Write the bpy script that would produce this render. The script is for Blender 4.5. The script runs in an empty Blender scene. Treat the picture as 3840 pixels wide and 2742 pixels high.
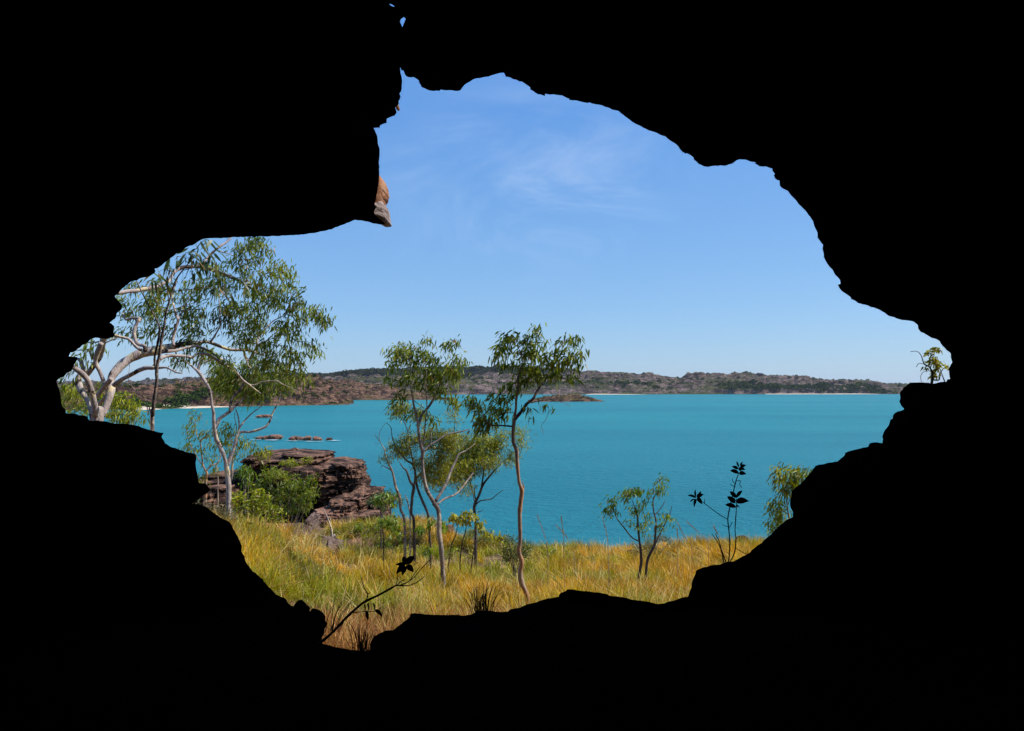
import bpy, math, random
import numpy as np
from mathutils import Vector, geometry

random.seed(7); RNG = np.random.default_rng(7)
C = bpy.context.scene.collection
R = math.radians
CAMZ = 12.0          # camera height above the water
F = 2560.0; CX = 1920.0; CY = 1455.0   # focal length and horizon, in photograph pixels

# ------------------------------------------------------------------ pixel helpers
IMG = {'D': (0, 0, 1.68865), 's': (0, 0, 1.0),
       'g': (200, 1200, .24631), 'h': (650, 1200, .24631), 'k': (700, 1550, .24631),
       'm': (1350, 1180, .40018), 'n': (1350, 1700, .36946), 'q': (2150, 1650, .43956),
       'w': (200, 860, .48352), 'e': (400, 860, .22779), 'a': (850, 860, .22779),
       'o': (700, 1600, .40018), 'F': (900, 2100, .48352), 'b': (850, 1950, .3956),
       'A': (1450, 200, .35165), 'B': (2150, 300, .43956), 'C': (2900, 600, .49261),
       'R': (2800, 1200, .55419), 'E': (2000, 1950, .43956), 'G': (650, 1500, .52356),
       'i': (200, 1500, .36952), 'T': (1300, 0, .55419), 'y': (1600, 1900, .43956),
       'v': (400, 1360, .48352)}
def PX(im, x, y):
    o = IMG[im]; return o[0] + x*o[2], o[1] + y*o[2]
def UV(im, x, y):
    a, b = PX(im, x, y); return (a-CX)/F, (CY-b)/F
def AT(im, x, y, d):
    u, v = UV(im, x, y); return np.array([u*d, d, CAMZ+v*d])
def WD(im, w, d): return w*IMG[im][2]/F*d

# ------------------------------------------------------------------ noise
def _h(ix, iy, iz, s):
    n = (ix.astype(np.int64)*374761393 + iy.astype(np.int64)*668265263 + iz.astype(np.int64)*2147483647 + s*1274126177) & 0xffffffff
    n = ((n ^ (n >> 13))*1274126177) & 0xffffffff
    n = ((n ^ (n >> 16))*2246822519) & 0xffffffff
    return ((n ^ (n >> 15)) & 0xffff)/65535.0
def vnoise(p, s=0):
    p = np.asarray(p, float); i = np.floor(p); f = p-i; f = f*f*(3-2*f); i = i.astype(np.int64)
    r = 0
    for dx in (0, 1):
        for dy in (0, 1):
            for dz in (0, 1):
                w = (f[..., 0] if dx else 1-f[..., 0])*(f[..., 1] if dy else 1-f[..., 1])*(f[..., 2] if dz else 1-f[..., 2])
                r = r + w*_h(i[..., 0]+dx, i[..., 1]+dy, i[..., 2]+dz, s)
    return r*2-1
def fbm(p, o=4, s=0):
    p = np.asarray(p, float); a = 1; r = 0; t = 0
    for k in range(o):
        r = r + a*vnoise(p*(2.03**k)+k*7.3, s+k); t += a; a *= .5
    return r/t
def P3(x, y, z=0): return np.stack(np.broadcast_arrays(x, y, z), -1).astype(float)
def cells(x, y, s=0):
    """rounded boulders: a height bump per random cell, and the distance to its edge"""
    ix = np.floor(x).astype(np.int64); iy = np.floor(y).astype(np.int64)
    d1 = np.full(x.shape, 9.); d2 = np.full(x.shape, 9.); hh = np.zeros(x.shape)
    for dx in (-1, 0, 1):
        for dy in (-1, 0, 1):
            a = ix+dx; b = iy+dy
            px = a+_h(a, b, a*0, s); py = b+_h(a, b, a*0+1, s); h = _h(a, b, a*0+2, s)
            d = np.hypot(px-x, py-y)
            n = d < d1
            d2 = np.where(n, d1, np.minimum(d2, d)); hh = np.where(n, h, hh); d1 = np.where(n, d, d1)
    return hh, d2-d1
def sm(a, b, x):
    t = np.clip((x-a)/(b-a), 0, 1); return t*t*(3-2*t)

# ------------------------------------------------------------------ mesh builder
class MB:
    def __init__(s): s.V = []; s.T = []; s.Q = []; s.tm = []; s.qm = []; s.C = []; s.n = 0
    def add(s, V, T=None, Q=None, m=0, col=(1, 1, 1)):
        V = np.asarray(V, float).reshape(-1, 3); s.V.append(V)
        c = np.ones((len(V), 4)); c[:, :3] = np.asarray(col, float); s.C.append(c)
        if T is not None and len(T): T = np.asarray(T, np.int64).reshape(-1, 3); s.T.append(T+s.n); s.tm.append(np.full(len(T), m))
        if Q is not None and len(Q): Q = np.asarray(Q, np.int64).reshape(-1, 4); s.Q.append(Q+s.n); s.qm.append(np.full(len(Q), m))
        s.n += len(V)
    def build(s, name, mats, parent=None, smooth=True):
        if not isinstance(mats, (list, tuple)): mats = [mats]
        V = np.concatenate(s.V)
        if parent is not None:
            V = V-np.array(parent.location if parent.parent is None else parent['org'])
        T = np.concatenate(s.T) if s.T else np.zeros((0, 3), np.int64); Q = np.concatenate(s.Q) if s.Q else np.zeros((0, 4), np.int64)
        me = bpy.data.meshes.new(name)
        me.vertices.add(len(V)); me.vertices.foreach_set('co', V.astype(np.float32).ravel())
        loops = np.concatenate([T.ravel(), Q.ravel()]).astype(np.int32)
        me.loops.add(len(loops)); me.loops.foreach_set('vertex_index', loops)
        nt, nq = len(T), len(Q)
        me.polygons.add(nt+nq)
        st = np.concatenate([np.arange(nt)*3, nt*3+np.arange(nq)*4]).astype(np.int32)
        me.polygons.foreach_set('loop_start', st)
        mi = np.concatenate((s.tm if s.tm else [])+(s.qm if s.qm else [])).astype(np.int32)
        me.polygons.foreach_set('material_index', mi)
        me.polygons.foreach_set('use_smooth', np.full(nt+nq, bool(smooth)))
        for m in mats: me.materials.append(m)
        at = me.color_attributes.new('Col', 'FLOAT_COLOR', 'POINT')
        at.data.foreach_set('color', np.concatenate(s.C).astype(np.float32).ravel())
        me.update(calc_edges=True)
        o = bpy.data.objects.new(name, me); C.objects.link(o)
        if parent is not None:
            o.parent = parent
            o['org'] = [float(q) for q in (parent.location if parent.parent is None else parent['org'])]
        return o

def thing(name, label, cat, loc, group=None):
    o = bpy.data.objects.new(name, None); C.objects.link(o); o.empty_display_size = .2
    o.location = [float(q) for q in loc]; o['label'] = label; o['category'] = cat
    if group: o['group'] = group
    return o
def tag(o, label=None, cat=None, kind=None, group=None):
    if label: o['label'] = label
    if cat: o['category'] = cat
    if kind: o['kind'] = kind
    if group: o['group'] = group
    return o

def spline(pts, per=5):
    pts = np.asarray(pts, float); n = len(pts)
    if n < 3: per = max(per, 2)
    out = []
    P = np.vstack([2*pts[0]-pts[1], pts, 2*pts[-1]-pts[-2]])
    for i in range(n-1):
        a, b, c, d = P[i:i+4]
        for t in np.linspace(0, 1, per, endpoint=False):
            out.append(.5*((2*b)+(c-a)*t+(2*a-5*b+4*c-d)*t*t+(3*b-a-3*c+d)*t**3))
    out.append(pts[-1]); return np.array(out)
def tube(mb, pts, rad, k=8, m=0, col=(1, 1, 1), rough=0., seed=0):
    pts = np.asarray(pts, float); rad = np.maximum(np.asarray(rad, float), 1e-4); n = len(pts)
    t = np.gradient(pts, axis=0); t /= np.linalg.norm(t, axis=1)[:, None]+1e-9
    u = np.cross(t[0], [0.3, 1, .1]); u /= np.linalg.norm(u)
    U = []
    for i in range(n):
        u = u-t[i]*np.dot(u, t[i]); u /= np.linalg.norm(u)+1e-9; U.append(u)
    U = np.array(U); W = np.cross(t, U)
    a = np.arange(k)*2*math.pi/k
    rr = rad[:, None]*np.ones(k)
    ring = U[:, None, :]*np.cos(a)[None, :, None]+W[:, None, :]*np.sin(a)[None, :, None]
    if rough:
        q = (pts[:, None, :]+ring*rad[:, None, None])
        rr = rr*(1+rough*fbm(q*(0.6/np.maximum(rad.max(), .02)), 2, seed))
    V = pts[:, None, :]+ring*rr[:, :, None]
    i = np.arange(n-1)[:, None]; j = np.arange(k)[None, :]; j2 = (j+1) % k
    Q = np.stack([i*k+j, i*k+j2, (i+1)*k+j2, (i+1)*k+j], -1).reshape(-1, 4)
    V = np.vstack([V.reshape(-1, 3), pts[0], pts[-1]])
    T = [(n*k, (q+1) % k, q) for q in range(k)]+[(n*k+1, (n-1)*k+q, (n-1)*k+(q+1) % k) for q in range(k)]
    mb.add(V, T, Q, m, col)

def leaves(mb, base, dirs, L, W, bend=.3, m=0, cols=None, rng=RNG):
    """slender curved leaf blades: base and direction per leaf"""
    N = len(base)
    if not N: return
    dirs = dirs/(np.linalg.norm(dirs, axis=1)[:, None]+1e-9)
    s = rng.normal(size=(N, 3)); s -= dirs*np.sum(s*dirs, 1)[:, None]; s /= np.linalg.norm(s, axis=1)[:, None]+1e-9
    nrm = np.cross(dirs, s)
    L = L[:, None]; W = W[:, None]; bd = bend*L*rng.uniform(-1, 1, (N, 1)); g = np.array([0, 0, -1.])
    def at(t): return base+dirs*L*t+nrm*bd*(t*t)+g*L*.25*t*t
    V = np.stack([base, at(.3)+s*W*.5, at(.3)-s*W*.5, at(.65)+s*W*.42, at(.65)-s*W*.42, at(1.)], 1)
    o = np.arange(N)[:, None]*6
    T = np.concatenate([o+[0, 1, 2], o+[3, 5, 4]]); Q = o+[1, 3, 4, 2]
    c = np.repeat(cols, 6, 0) if cols is not None else (1, 1, 1)
    mb.add(V.reshape(-1, 3), T, Q, m, c)

# ------------------------------------------------------------------ materials
def newmat(name):
    m = bpy.data.materials.new(name); m.use_nodes = True; nt = m.node_tree; nt.nodes.clear()
    out = nt.nodes.new('ShaderNodeOutputMaterial'); return m, nt, out
class NT:
    def __init__(s, nt): s.t = nt
    def n(s, ty, **k):
        x = s.t.nodes.new('ShaderNode'+ty)
        for a, b in k.items():
            if a == 'inp':
                for q, w in b.items():
                    if hasattr(w, 'is_linked'): s.t.links.new(w, x.inputs[q])
                    else: x.inputs[q].default_value = w
            else: setattr(x, a, b)
        return x
    def noise(s, vec, scale, detail=4, rough=.55, dist=0):
        return s.n('TexNoise', inp={'Vector': vec, 'Scale': scale, 'Detail': detail, 'Roughness': rough, 'Distortion': dist}).outputs[0]
    def ramp(s, f, stops):
        r = s.n('ValToRGB', inp={0: f}); e = r.color_ramp.elements
        while len(e) > 1: e.remove(e[-1])
        e[0].position = stops[0][0]; e[0].color = (*stops[0][1], 1)
        for p, c in stops[1:]:
            q = e.new(p); q.color = (*c, 1)
        return r.outputs[0]
    def g(s, f, a, b):   # scalar smooth ramp
        return s.n('MapRange', interpolation_type='SMOOTHSTEP', inp={0: f, 1: a, 2: b}).outputs[0]
    def mix(s, f, a, b):
        x = s.n('Mix', data_type='RGBA')
        for i, w in ((0, f), (6, a), (7, b)):
            if hasattr(w, 'is_linked'): s.t.links.new(w, x.inputs[i])
            else: x.inputs[i].default_value = w if i == 0 else (*w, 1)
        return x.outputs[2]
    def math(s, op, a, b=0., c=0.):
        x = s.n('Math', operation=op)
        for i, w in enumerate((a, b, c)):
            if hasattr(w, 'is_linked'): s.t.links.new(w, x.inputs[i])
            else: x.inputs[i].default_value = w
        return x.outputs[0]
    def bump(s, h, dist, strength=1.):
        return s.n('Bump', inp={'Height': h, 'Distance': dist, 'Strength': strength}).outputs[0]
def mapping(N, vec, scale=(1, 1, 1), loc=(0, 0, 0), rot=(0, 0, 0)):
    return N.n('Mapping', inp={'Vector': vec, 'Scale': scale, 'Location': loc, 'Rotation': rot}).outputs[0]

def leaf_mat(name, trans=.3, rough=.5, spec=.3):
    m, nt, out = newmat(name); N = NT(nt)
    col = N.n('VertexColor', layer_name='Col').outputs[0]
    p = N.n('BsdfPrincipled', inp={'Base Color': col, 'Roughness': rough, 'Specular IOR Level': spec})
    hs = N.n('HueSaturation', inp={'Hue': .49, 'Saturation': 1.15, 'Value': 1.25, 'Color': col})
    t = N.n('BsdfTranslucent', inp={'Color': hs.outputs[0]})
    mx = N.n('MixShader', inp={0: trans, 1: p.outputs[0], 2: t.outputs[0]})
    nt.links.new(mx.outputs[0], out.inputs[0]); return m

def bark_mat(name, c1, c2, c3, scale=6., thr=(.5, .62), bump=.01, cream=None):
    m, nt, out = newmat(name); N = NT(nt)
    pos = N.n('NewGeometry').outputs['Position']
    mv = mapping(N, pos, (1, 1, .35))
    a = N.noise(mv, scale, 5, .6); b = N.noise(pos, scale*.35, 3, .5, 1.5); c = N.noise(mv, scale*6, 3, .6)
    col = N.mix(N.g(a, .35, .7), c1, c2)
    col = N.mix(N.g(b, *thr), col, c3)
    if cream: col = N.mix(N.g(N.noise(mapping(N, pos, (1, 1, .6), loc=(3, 1, 7)), scale*.5, 3, .5, 1.), .57, .60), col, cream)
    col = N.mix(N.math('MULTIPLY', N.g(c, .5, .75), .45), col, tuple(q*.45 for q in c2))
    p = N.n('BsdfPrincipled', inp={'Base Color': col, 'Roughness': .8, 'Specular IOR Level': .2,
            'Normal': N.bump(N.math('ADD', a, N.math('MULTIPLY', c, .6)), bump)})
    nt.links.new(p.outputs[0], out.inputs[0]); return m

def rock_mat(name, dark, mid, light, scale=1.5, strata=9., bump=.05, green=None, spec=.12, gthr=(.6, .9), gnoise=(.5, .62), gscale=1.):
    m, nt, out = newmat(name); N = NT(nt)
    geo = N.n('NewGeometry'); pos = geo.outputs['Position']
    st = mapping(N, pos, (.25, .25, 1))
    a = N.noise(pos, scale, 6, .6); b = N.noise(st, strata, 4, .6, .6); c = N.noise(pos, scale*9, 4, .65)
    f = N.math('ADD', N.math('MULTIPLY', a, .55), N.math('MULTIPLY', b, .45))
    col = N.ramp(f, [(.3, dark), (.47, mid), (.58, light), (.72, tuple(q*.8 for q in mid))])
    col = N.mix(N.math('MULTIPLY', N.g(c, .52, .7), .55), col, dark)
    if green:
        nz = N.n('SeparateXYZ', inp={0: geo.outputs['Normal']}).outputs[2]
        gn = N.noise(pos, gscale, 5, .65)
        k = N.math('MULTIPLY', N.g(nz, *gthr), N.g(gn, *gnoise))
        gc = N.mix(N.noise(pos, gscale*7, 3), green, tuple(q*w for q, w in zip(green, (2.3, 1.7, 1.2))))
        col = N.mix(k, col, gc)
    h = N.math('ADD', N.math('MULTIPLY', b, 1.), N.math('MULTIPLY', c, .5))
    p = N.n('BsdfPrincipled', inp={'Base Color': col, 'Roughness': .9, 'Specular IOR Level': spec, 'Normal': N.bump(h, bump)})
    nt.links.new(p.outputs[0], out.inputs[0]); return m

M = {}
M['leaf'] = leaf_mat('leaf', .42, .42, .4)
M['scrub'] = leaf_mat('scrub_leaf', .1, .9, 0.)
M['grass'] = leaf_mat('grass_blades', .3, .6, .2)
M['bark_pale'] = bark_mat('bark_pale', (.50, .42, .38), (.30, .235, .21), (.07, .045, .035), 9, (.57, .60), .02, cream=(.66, .53, .32))
M['bark_grey'] = bark_mat('bark_grey', (.30, .25, .22), (.15, .115, .10), (.40, .24, .14), 9, (.56, .64), .02, cream=(.45, .36, .28))
M['bark_orange'] = bark_mat('bark_orange', (.42, .30, .22), (.20, .13, .10), (.46, .24, .12), 6, (.5, .62), .012)
M['bark_dark'] = bark_mat('bark_dark', (.12, .09, .08), (.05, .04, .035), (.17, .11, .08), 9, (.55, .7), .01)
M['shade_plant'] = bark_mat('shaded_stem', (.012, .01, .008), (.008, .007, .006), (.012, .01, .008), 9, (.5, .7), .002)  # near-black base colour stands in for shade on lip stems and tuft blades
M['cave'] = rock_mat('shaded_cave_rock', (.0012, .001, .001), (.0022, .0018, .0016), (.004, .003, .0025), 1.2, 4., .04, spec=0.)  # sandstone painted near black, the cave's shade put into its base colour
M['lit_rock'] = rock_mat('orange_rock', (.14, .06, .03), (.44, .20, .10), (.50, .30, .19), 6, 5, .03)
M['outcrop'] = rock_mat('outcrop_rock', (.007, .004, .003), (.050, .027, .020), (.31, .165, .105), 1.3, 9., .22)
M['shore_rock'] = rock_mat('shore_rock', (.035, .018, .013), (.19, .092, .058), (.36, .20, .135), .9, 4., .14)
M['grey_rock'] = rock_mat('grey_rock', (.03, .018, .016), (.10, .062, .050), (.24, .165, .14), 4., 8., .10)
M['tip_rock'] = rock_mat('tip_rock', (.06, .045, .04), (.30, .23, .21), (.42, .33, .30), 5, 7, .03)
M['headland'] = rock_mat('headland_rock', (.010, .006, .005), (.080, .041, .028), (.32, .175, .11), .12, .7, 4.,
                         green=(.070, .068, .018), gthr=(.72, .93), gnoise=(.46, .54), gscale=.05)
M['far_hill'] = rock_mat('far_hill_rock', (.012, .009, .010), (.10, .062, .054), (.36, .25, .215), .04, .26, 14.,
                         green=(.042, .056, .015), gthr=(.66, .93), gnoise=(.42, .50), gscale=.014)

# ------------------------------------------------------------------ terrain
GY = np.array([-20, 0, 3, 4, 4.6, 5, 6, 8, 11, 15, 20, 22.5, 25, 29, 36, 44, 60.])
GZ = np.array([-2.9, -2.6, -2.45, -2.40, -2.40, -2.42, -2.46, -2.82, -3.42, -4.25, -5.0, -5.45, -6.9, -8.8, -12.2, -14, -16])
def ground(x, y):
    x = np.asarray(x, float); y = np.asarray(y, float)
    z = np.interp(y, GY, GZ)
    z = z+1.05*sm(2., 5.2, -x)*sm(5.5, 10, y)*(1-sm(14., 19, y))
    z = z+.25*sm(3, 7, x)*sm(9, 14, y)*(1-sm(18, 24, y))
    z = z+np.interp(y, [21, 27, 31, 36], [0, 2.5, 3.0, 0])*sm(-.5, 3.5, -x)*(1-sm(13, 20, -x))
    a = sm(5, 9, y)
    z = z+a*(.16*fbm(P3(x*.55, y*.55), 3, 3)+.05*fbm(P3(x*2.3, y*2.3), 2, 4))
    return CAMZ+z
def solve(im, x, y, d0=5.6, d1=26., h0=0.):
    """distance at which the ray through this point meets the ground"""
    u, v = UV(im, x, y); ds = np.linspace(d0, d1, 400)
    h = (CAMZ+v*ds)-ground(u*ds, ds)-h0
    i = np.where(h <= 0)[0]
    return float(ds[i[0]]) if len(i) else float(ds[np.argmin(np.abs(h))])

def grid_mesh(name, X, Y, Z, mat, smooth=True, col=(1, 1, 1)):
    n, k = X.shape; mb = MB()
    i = np.arange(n-1)[:, None]; j = np.arange(k-1)[None, :]
    Q = np.stack([i*k+j, i*k+j+1, (i+1)*k+j+1, (i+1)*k+j], -1).reshape(-1, 4)
    mb.add(np.stack([X, Y, Z], -1).reshape(-1, 3), None, Q, 0, col)
    return mb.build(name, mat, None, smooth)

gm, nt, out = newmat('bank_soil'); N = NT(nt)
pos = N.n('NewGeometry').outputs['Position']
a = N.noise(pos, .8, 5, .6); b = N.noise(pos, 14, 4, .65)
col = N.mix(N.g(a, .42, .62), (.10, .065, .035), (.27, .14, .09))
col = N.mix(N.math('MULTIPLY', N.g(b, .45, .7), .6), col, (.09, .06, .03))
p = N.n('BsdfPrincipled', inp={'Base Color': col, 'Roughness': .95, 'Specular IOR Level': .1, 'Normal': N.bump(b, .05)})
nt.links.new(p.outputs[0], out.inputs[0])
xs = np.linspace(-40, 34, 300); ys = np.concatenate([np.linspace(-20, 3.5, 20), np.linspace(3.8, 44, 170), [60]])
Y, X = np.meshgrid(ys, xs, indexing='ij')
tag(grid_mesh('ground', X, Y, ground(X, Y), gm), 'grassy sandstone slope dropping from the cave mouth to the bay', kind='structure')

# ------------------------------------------------------------------ water
wm, nt, out = newmat('bay_water'); N = NT(nt)
pos = N.n('NewGeometry').outputs['Position']
dist = N.n('SeparateXYZ', inp={0: pos}).outputs[1]
pm = mapping(N, pos, (1, 1.6, 1), rot=(0, 0, R(18)))
w1 = N.noise(pm, .55, 6, .6, .4); w2 = N.noise(pm, 2.6, 4, .6); w3 = N.noise(mapping(N, pos, (.25, 1, 1)), .02, 4, .55)
near = N.g(dist, 30, 330)
col = N.mix(near, (.014, .172, .214), (.007, .194, .208))
col = N.mix(N.math('MULTIPLY', N.g(w3, .40, .66), .5), col, (.004, .135, .172))
capn = N.noise(mapping(N, pos, (.30, .55, 1)), .5, 5, .75); capb = N.noise(pos, .02, 3)
lane = N.noise(mapping(N, pos, (.0022, .016, 1), rot=(0, 0, R(-7))), 1., 4, .6, .5)
col = N.mix(N.math('MULTIPLY', N.g(lane, .42, .62), .40), col, (.003, .128, .165))
col = N.mix(N.math('MULTIPLY', N.g(lane, .50, .30), .30), col, (.030, .235, .255))
cap = N.math('MULTIPLY', N.g(N.math('ADD', capn, N.math('MULTIPLY', capb, .25)), .862, .875), N.g(dist, 90, 200))
col = N.mix(N.math('MULTIPLY', cap, .8), col, (.6, .68, .68))
p = N.n('BsdfPrincipled', inp={'Base Color': col, 'Roughness': .32, 'IOR': 1.33, 'Specular IOR Level': .08,
        'Normal': N.bump(N.math('ADD', w1, N.math('MULTIPLY', w2, .35)), .55)})
nt.links.new(p.outputs[0], out.inputs[0])
xs = np.concatenate([[-9000], np.linspace(-1200, 1200, 30), [9000]]); ys = np.array([10, 40, 100, 300, 800, 2000, 9000.])
Y, X = np.meshgrid(ys, xs, indexing='ij')
tag(grid_mesh('water', X, Y, X*0, wm), 'calm turquoise bay with small wind ripples', kind='structure')

# ------------------------------------------------------------------ hills
def hill(name, sky, shore, depth, res, mat, rockamp, cell, tscale, seed, label, back=60, pw=.55):
    sky = np.array(sky, float); shore = np.array(shore, float)
    us = (sky[:, 0]*1.68865-CX)/F; vs = (CY-sky[:, 1]*1.68865)/F
    uw = (shore[:, 0]*1.68865-CX)/F; dw = CAMZ/((shore[:, 1]*1.68865-CY)/F)
    u0, u1 = us[0], us[-1]; dm = dw.mean()
    nu = int((u1-u0)*dm/res); U = np.linspace(u0, u1, nu)
    D0 = np.interp(U, uw, dw); VS = np.interp(U, us, vs)
    nt_ = int(depth/res); t = np.concatenate([np.linspace(-.06, 1, nt_), np.linspace(1.05, 1+back/depth, 6)])
    T, UU = np.meshgrid(t, U, indexing='ij'); D0 = D0[None, :]; VS = VS[None, :]
    y = D0+T*depth; x = UU*y
    y = y+(1-np.clip(T, 0, 1))*depth*.10*fbm(P3(x*.012/tscale, T*0, 5), 3, seed+5)
    top = CAMZ+VS*(D0+depth)
    tt = np.clip(T, 0, 1)
    prof = np.sign(tt)*np.abs(tt)**pw*(1-.12*np.sin(tt*math.pi*2+fbm(P3(x*.01/tscale, tt*2, 1), 2, seed)*3))
    z = top*prof
    z = np.where(T < 0, T*20*tscale, z)
    edge = sm(0, .04, T)
    # terraces: cliffs a few metres high broken by flatter benches
    nz = fbm(P3(x*.02/tscale, y*.03/tscale), 4, seed+1)
    zz = z+nz*rockamp*1.4*edge*(1-.65*sm(.75, 1, T))
    step = rockamp*1.1; q = zz/step; fq = q-np.floor(q); zz = (np.floor(q)+sm(.25, .75, fq))*step*.8+zz*.2
    h, e = cells(x/cell, y/(cell*1.3), seed+2)
    h2, e2 = cells(x/(cell*.37), y/(cell*.45), seed+3)
    rocky = sm(-.15, .25, fbm(P3(x*.011/tscale, y*.016/tscale, 9), 3, seed+4))
    zz = zz+edge*rockamp*(.8*(h-.25)*sm(0, .16, e)*rocky+.5*h2*sm(0, .2, e2)*(.35+.65*rocky))
    zz = zz+edge*rockamp*.25*fbm(P3(x*.25/tscale, y*.25/tscale), 3, seed+6)
    zz = np.where(T > 1, zz-(T-1)*depth*.12, zz)
    o = grid_mesh(name, x, y, zz, mat, smooth=False)
    return tag(o, label, kind='structure'), (x, y, zz, T, rocky)

SKY_FAR = [(-150, 862), (150, 858), (280, 850), (400, 846), (560, 842), (690, 836), (760, 833), (850, 830), (1000, 825), (1060, 823), (1200, 826), (1290, 829),
           (1360, 832), (1440, 833), (1480, 838), (1510, 842), (1530, 837), (1600, 834), (1700, 835), (1750, 840), (1850, 847), (1900, 846), (1960, 851),
           (2010, 856), (2150, 860), (2400, 868), (2700, 872)]
SKY_FAR = [(a, b+1.6) for a, b in SKY_FAR]
far, farg = hill('far_hills', SKY_FAR, [(-150, 876.5), (900, 876.5), (1100, 876.2), (2700, 875.4)], 420, 3.0, M['far_hill'], 9.0, 24, 2.2, 11,
                 'long low rocky hills on the far side of the bay')
hl2, g2 = hill('middle_headland', [(480, 866), (600, 856), (700, 850), (760, 853), (850, 857), (900, 864), (950, 872), (985, 882), (1012, 887.5)],
               [(480, 889), (900, 888.5), (1012, 888)], 90, 1.1, M['headland'], 3.4, 9, .9, 31, 'low brown rocky point in the middle of the bay')
hl1, g1 = hill('near_headland', [(-100, 888), (150, 872), (300, 862), (400, 856), (470, 852), (560, 846), (620, 842), (680, 839), (705, 840), (722, 856), (745, 868), (765, 880), (785, 896)],
               [(-100, 915), (330, 910), (470, 905), (540, 903), (640, 901), (785, 899)], 105, .9, M['headland'], 5.6, 9, .8, 51,
               'brown rocky headland with green scrub behind the beach')
isl, g3 = hill('small_island', [(1172, 890), (1200, 884), (1215, 880), (1240, 878), (1270, 877.5), (1300, 879), (1320, 885), (1345, 891.5)],
               [(1172, 892.5), (1345, 892)], 16, .55, M['headland'], 1.3, 3.5, .5, 71, 'small low red brown rocky islet in the bay')
# ------------------------------------------------------------------ beaches
sand, nt, out = newmat('beach_sand'); N = NT(nt)
pos = N.n('NewGeometry').outputs['Position']
p = N.n('BsdfPrincipled', inp={'Base Color': N.mix(N.noise(pos, .4, 4), (.48, .38, .27), (.62, .52, .40)), 'Roughness': .95, 'Specular IOR Level': .1})
nt.links.new(p.outputs[0], out.inputs[0])
def shore_d(geo, a, off):
    x, y, z, T, _ = geo; u = (a*1.68865-CX)/F; j = int(np.argmin(np.abs(x[3]/y[3]-u))); i = int(np.argmax(z[:, j] > .25)); return y[max(i-1, 0), j]-off
def beach(name, pts, width, hgt, label, geo, off):
    c = spline(np.array([[*AT('D', a, 876, shore_d(geo, a, off))[:2], 0] for a in pts]), 8)
    t = np.gradient(c, axis=0); t /= np.linalg.norm(t, axis=1)[:, None]; nr = np.stack([-t[:, 1], t[:, 0], t[:, 2]], 1)
    w = np.sin(np.linspace(0, 1, len(c))**.6*math.pi)**.7*width
    k = np.array([-.3, 0, .35, .75, 1.2]); hz = np.array([-.8, .12, .5, .9, .3])*hgt
    X = c[:, 0][None]+nr[:, 0][None]*k[:, None]*w[None]; Y = c[:, 1][None]+nr[:, 1][None]*k[:, None]*w[None]
    Z = hz[:, None]*(w/w.max())[None]+0*X+.2*hgt*(w/w.max())[None]*fbm(P3(X*.15, Y*.15), 3, 8)
    return tag(grid_mesh(name, X, Y, Z, sand), label, kind='structure')
beach('beach', [285, 320, 350, 380, 410, 440, 480, 530], 13, 2.2, 'pale sand beach at the foot of the near headland', g1, 5)
beach('far_beach', [1300, 1330, 1360, 1400, 1440], 20, 1.4, 'thin white beach below the middle of the far hills', farg, 8)
beach('far_beach', [1700, 1740, 1800, 1860, 1900, 1940, 1965], 22, 1.8, 'thin white beach at the right of the far shore', farg, 8)

# ------------------------------------------------------------------ scrub on the hills (nobody could count it)
def scrub(name, geo, n, size, cols, seed, label, cond):
    rng = np.random.default_rng(seed); x, y, z, T, rk = geo; mb = MB()
    ok = np.argwhere(cond(x, y, z, T, rk)); pick = ok[rng.integers(0, len(ok), n)]
    px = x[pick[:, 0], pick[:, 1]]; py = y[pick[:, 0], pick[:, 1]]; pz = z[pick[:, 0], pick[:, 1]]
    sz = size*rng.uniform(.45, 1.3, n); k = 60
    c = np.array(cols)[rng.integers(0, len(cols), n)]*rng.uniform(.7, 1.25, (n, 1))
    v = rng.normal(size=(n, k, 3)); v /= np.linalg.norm(v, axis=2)[:, :, None]; v[:, :, 2] = np.abs(v[:, :, 2])*.8
    pts = np.stack([px, py, pz], 1)[:, None, :]+v*sz[:, None, None]*rng.uniform(.55, 1.05, (n, k, 1))
    pts = pts.reshape(-1, 3); d = rng.normal(size=(n*k, 3))
    L = np.repeat(sz, k)*rng.uniform(.35, .6, n*k)
    leaves(mb, pts-d/np.linalg.norm(d, axis=1)[:, None]*L[:, None]*.5, d, L, L*.7, .3, 0, np.repeat(c, k, 0)*rng.uniform(.75, 1.25, (n*k, 1)), rng)
    return tag(mb.build(name, M['scrub'], None, False), label, kind='stuff', cat='shrubland')
GR = [(.03, .048, .012), (.048, .068, .016), (.08, .098, .022)]
scrub('far_shore_scrub', farg, 900, 6.5, GR, 5, 'dark green scrub along the foot of the far hills', lambda x, y, z, T, r: (T > .02) & (T < .17) & (x > 60) & (fbm(P3(x*.006, y*.004), 2, 77) > -.12))
scrub('far_slope_scrub', farg, 1300, 4, GR, 6, 'scattered green scrub on the slopes of the far hills', lambda x, y, z, T, r: (T > .08) & (T < 1.0) & (r < .6))
scrub('plateau_woodland', farg, 5200, 6.5, [(.035, .042, .014), (.048, .052, .018)], 7, 'low dark woodland on top of the far plateau', lambda x, y, z, T, r: (T > .60) & (T < 1.01) & (x > -620) & (x < 150))
scrub('headland_scrub', g1, 620, 1.7, GR, 8, 'green bushes among the rocks of the near headland', lambda x, y, z, T, r: (T > .06) & (T < .9))
scrub('beach_scrub', g1, 260, 3.0, [(.05, .08, .014), (.065, .095, .02)], 9, 'rounded green bushes behind the pale beach', lambda x, y, z, T, r: (T > .02) & (T < .20) & (x < -155) & (x > -235))
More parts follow.
